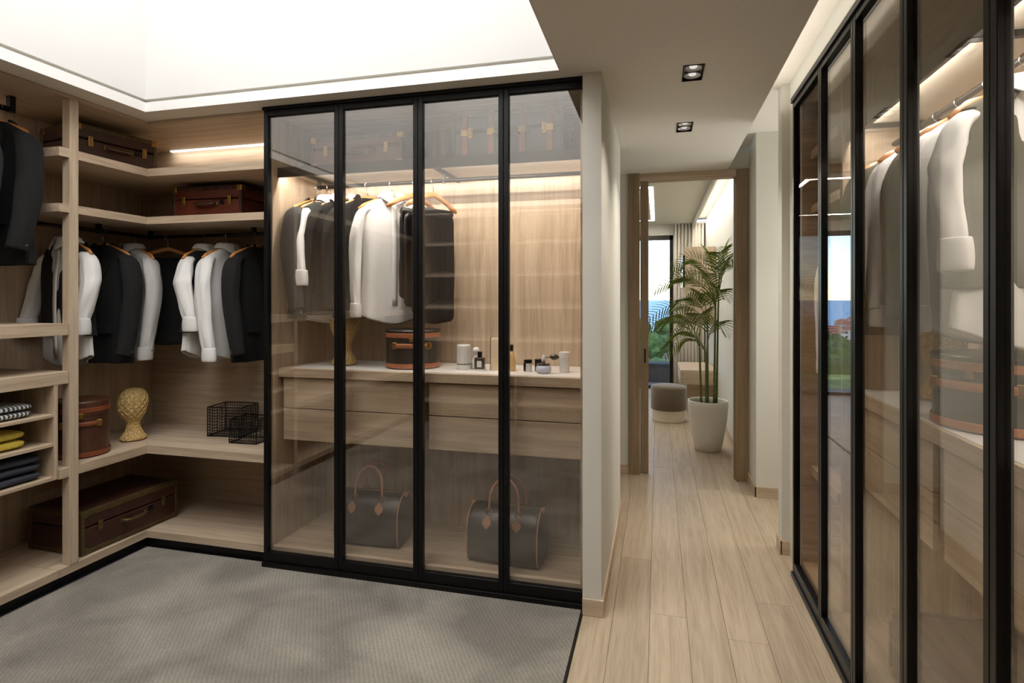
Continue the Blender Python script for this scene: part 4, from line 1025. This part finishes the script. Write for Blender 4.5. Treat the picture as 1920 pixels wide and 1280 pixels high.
cn = thing('console', 'oak wall console below the panel behind the palm', 'console', (0.6, 8.5, 0))
part('top', bx(0.30, 0.795, 8.30, 9.4, 0.42, 0.62), OAKX, cn, bevel=0.003)
part('support', bx(0.40, 0.78, 8.55, 9.3, 0.0, 0.42), OAKX, cn, bevel=0.003)
cu = thing('curtain', 'sheer white floor length curtain beside the bedroom window', 'curtain', (0.5, 10.45, 0))
m = MB(); rings = []
n = 60
for z in (0.02, 1.0, 2.0, 2.94): rings.append([(0.26+0.52*j/n, 10.45+0.035*math.sin(j*0.95)+0.012*math.sin(j*2.3+z), z) for j in range(n+1)])
m.rings(rings, False); m.build('cloth', CURT, None, smooth=True, solid=0.002); bpy.data.objects['cloth'].parent = cu
bpy.data.objects['cloth'].location = (-0.5, -10.45, 0)
part('track', bx(0.25, 0.80, 10.43, 10.47, 2.935, 2.952), WHITE, cu)
ll = thing('ceiling_lamp', 'rectangular outline light on the bedroom ceiling', 'ceiling light', (-0.9, 8.5, 2.95))
for a in ((-1.7, -0.06, 7.0, 7.05), (-1.7, -0.06, 9.95, 10.0), (-0.11, -0.06, 7.05, 9.95), (-1.7, -1.65, 7.05, 9.95)):
    part('light_bar', bx(a[0], a[1], a[2], a[3], 2.9485, 2.952), LEDW, ll)

# ------------------------------------------------------------------ outside
struct('ground_terrace', bx(-8, 6, 10.72, 11.6, -0.25, -0.03), TERR)
struct('ground_lawn', bx(-9, 7, 11.6, 14.2, -0.4, -0.06), LAWN)
pt = thing('planter', 'low dark planter wall outside the window', 'planter', (0.0, 11.9, -0.06))
part('box', bx(-0.62, 0.9, 11.65, 12.05, -0.06, 0.30), DKPLANT, pt, bevel=0.01)
part('rim', bx(-0.65, 0.93, 11.62, 12.08, 0.30, 0.34), DKPLANT, pt, bevel=0.005)
def blob(r, seed, sub=3, squash=0.9):
    import bmesh
    b = bmesh.new(); bmesh.ops.create_icosphere(b, subdivisions=sub, radius=1)
    vs = []
    for v in b.verts:
        k = 1 + 0.22*noise.noise(v.co*2.2+Vector((seed*5, 0, 0))) + 0.13*noise.noise(v.co*6+Vector((seed, 3, 0)))
        vs.append((v.co.x*r*k, v.co.y*r*k, v.co.z*r*k*squash))
    b.verts.index_update(); m = MB(); m.add(vs, [tuple(v.index for v in f.verts) for f in b.faces]); b.free(); return m
hg = thing('hedge', 'clipped green hedge beyond the lawn', 'hedge', (-4.5, 14.6, -0.4))
for i in range(7):
    m = blob(0.55, i, 3, 0.8); m.v = [(x*1.5-3.9+1.25*i, y, z+0.25) for x, y, z in m.v]; m.build('bush', HEDGEM, hg)
land = MB()
cs = [(-1400, 900), (-700, 720), (-260, 640), (-120, 560), (-40, 420), (60, 400), (400, 460), (1000, 700)]
land.add([(x, y, -25) for x, y in cs] + [(x*0.5, 16, -6.0) for x, y in cs] + [(x*0.8, 130, -23) for x, y in cs],
         [(8+i+8, 8+i+9, i+1, i) for i in range(7)] + [(8+i, 9+i, 17+i, 16+i) for i in range(7)])
struct('ground_coast', land, LANDM, smooth=True)
struct('ground_sea', MB().add([(-30000, 300, -25.5), (30000, 300, -25.5), (30000, 36000, -25.5), (-30000, 36000, -25.5)], [(0,1,2,3)]), SEA)
tp = thing('tree', 'dense round tree below the garden', 'tree', (-8, 60, -14), 0, 'trees on the slope below the house')
blob(4.2, 3).build('crown', TREEM, tp).location = (0, 0, 6.0); MB().lathe([(0.5, 0), (0.3, 4)], 8).build('trunk', TRUNKM, tp)
q = random.Random(5)
first = True
spots = []
for tr in range(600):
    i = tr % 24
    if len(spots) >= 24: break
    if i < 9: Y = 130+q.random()*230; X = Y*(-0.04+0.08*q.random())
    else: Y = 140+q.random()*200; X = Y*(-0.36+0.14*q.random())
    if all((X-a)**2+(Y-b)**2 > 13**2 for a, b in spots): spots.append((X, Y))
for X, Y in spots:
    z = -6-17*(Y-16)/114 if Y < 130 else -23-2*(Y-130)/400
    if first: tp.location = (X, Y, z); first = False
    else:
        o = dup(tp, (X, Y, z), q.random()*6, 'round green tree on the slope outside the bedroom window'); s = 0.9+0.7*q.random(); o.scale = (s, s, s)
tp['label'] = 'round green tree on the slope outside the bedroom window'
def house(loc, rz, L=14, Wd=9, H=7):
    g = thing('house', 'pale house with terracotta roof in the coastal town', 'house', loc, rz, 'houses of the coastal town')
    bx(-L/2, L/2, -Wd/2, Wd/2, -3, H).build('wall', HWALL, g)
    MB().add([(-L/2-.5, -Wd/2-.5, H), (L/2+.5, -Wd/2-.5, H), (L/2+.5, Wd/2+.5, H), (-L/2-.5, Wd/2+.5, H), (-L/2+2, 0, H+2.6), (L/2-2, 0, H+2.6)], [(0,1,5,4),(1,2,5),(2,3,4,5),(3,0,4),(3,2,1,0)]).build('roof', ROOFM, g)
    for i in range(4):
        for z in (1.0, 4.2): bx(-L/2+1.2+3.3*i, -L/2+2.6+3.3*i, -Wd/2-.08, -Wd/2+.05, z, z+1.6).build('window', HWIN, g)
    return g
h0 = house((-190, 640, -25), 0.2)
hs = []
for tr in range(600):
    i = tr % 18
    if len(hs) >= 18: break
    if i < 18: Y = 360+q.random()*210; X = Y*(-0.36+0.13*q.random())
    else: Y = 190+q.random()*160; X = Y*(-0.03+0.05*q.random())
    if all((X-a)**2+(Y-b)**2 > 25**2 for a, b in hs) and all((X-a)**2+(Y-b)**2 > 16**2 for a, b in spots): hs.append((X, Y))
for X, Y in hs:
    o = dup(h0, (X, Y, -24.5), q.random()*3, 'pale house with terracotta roof in the coastal town'); s = 0.8+0.4*q.random(); o.scale = (s, s, s*0.9)
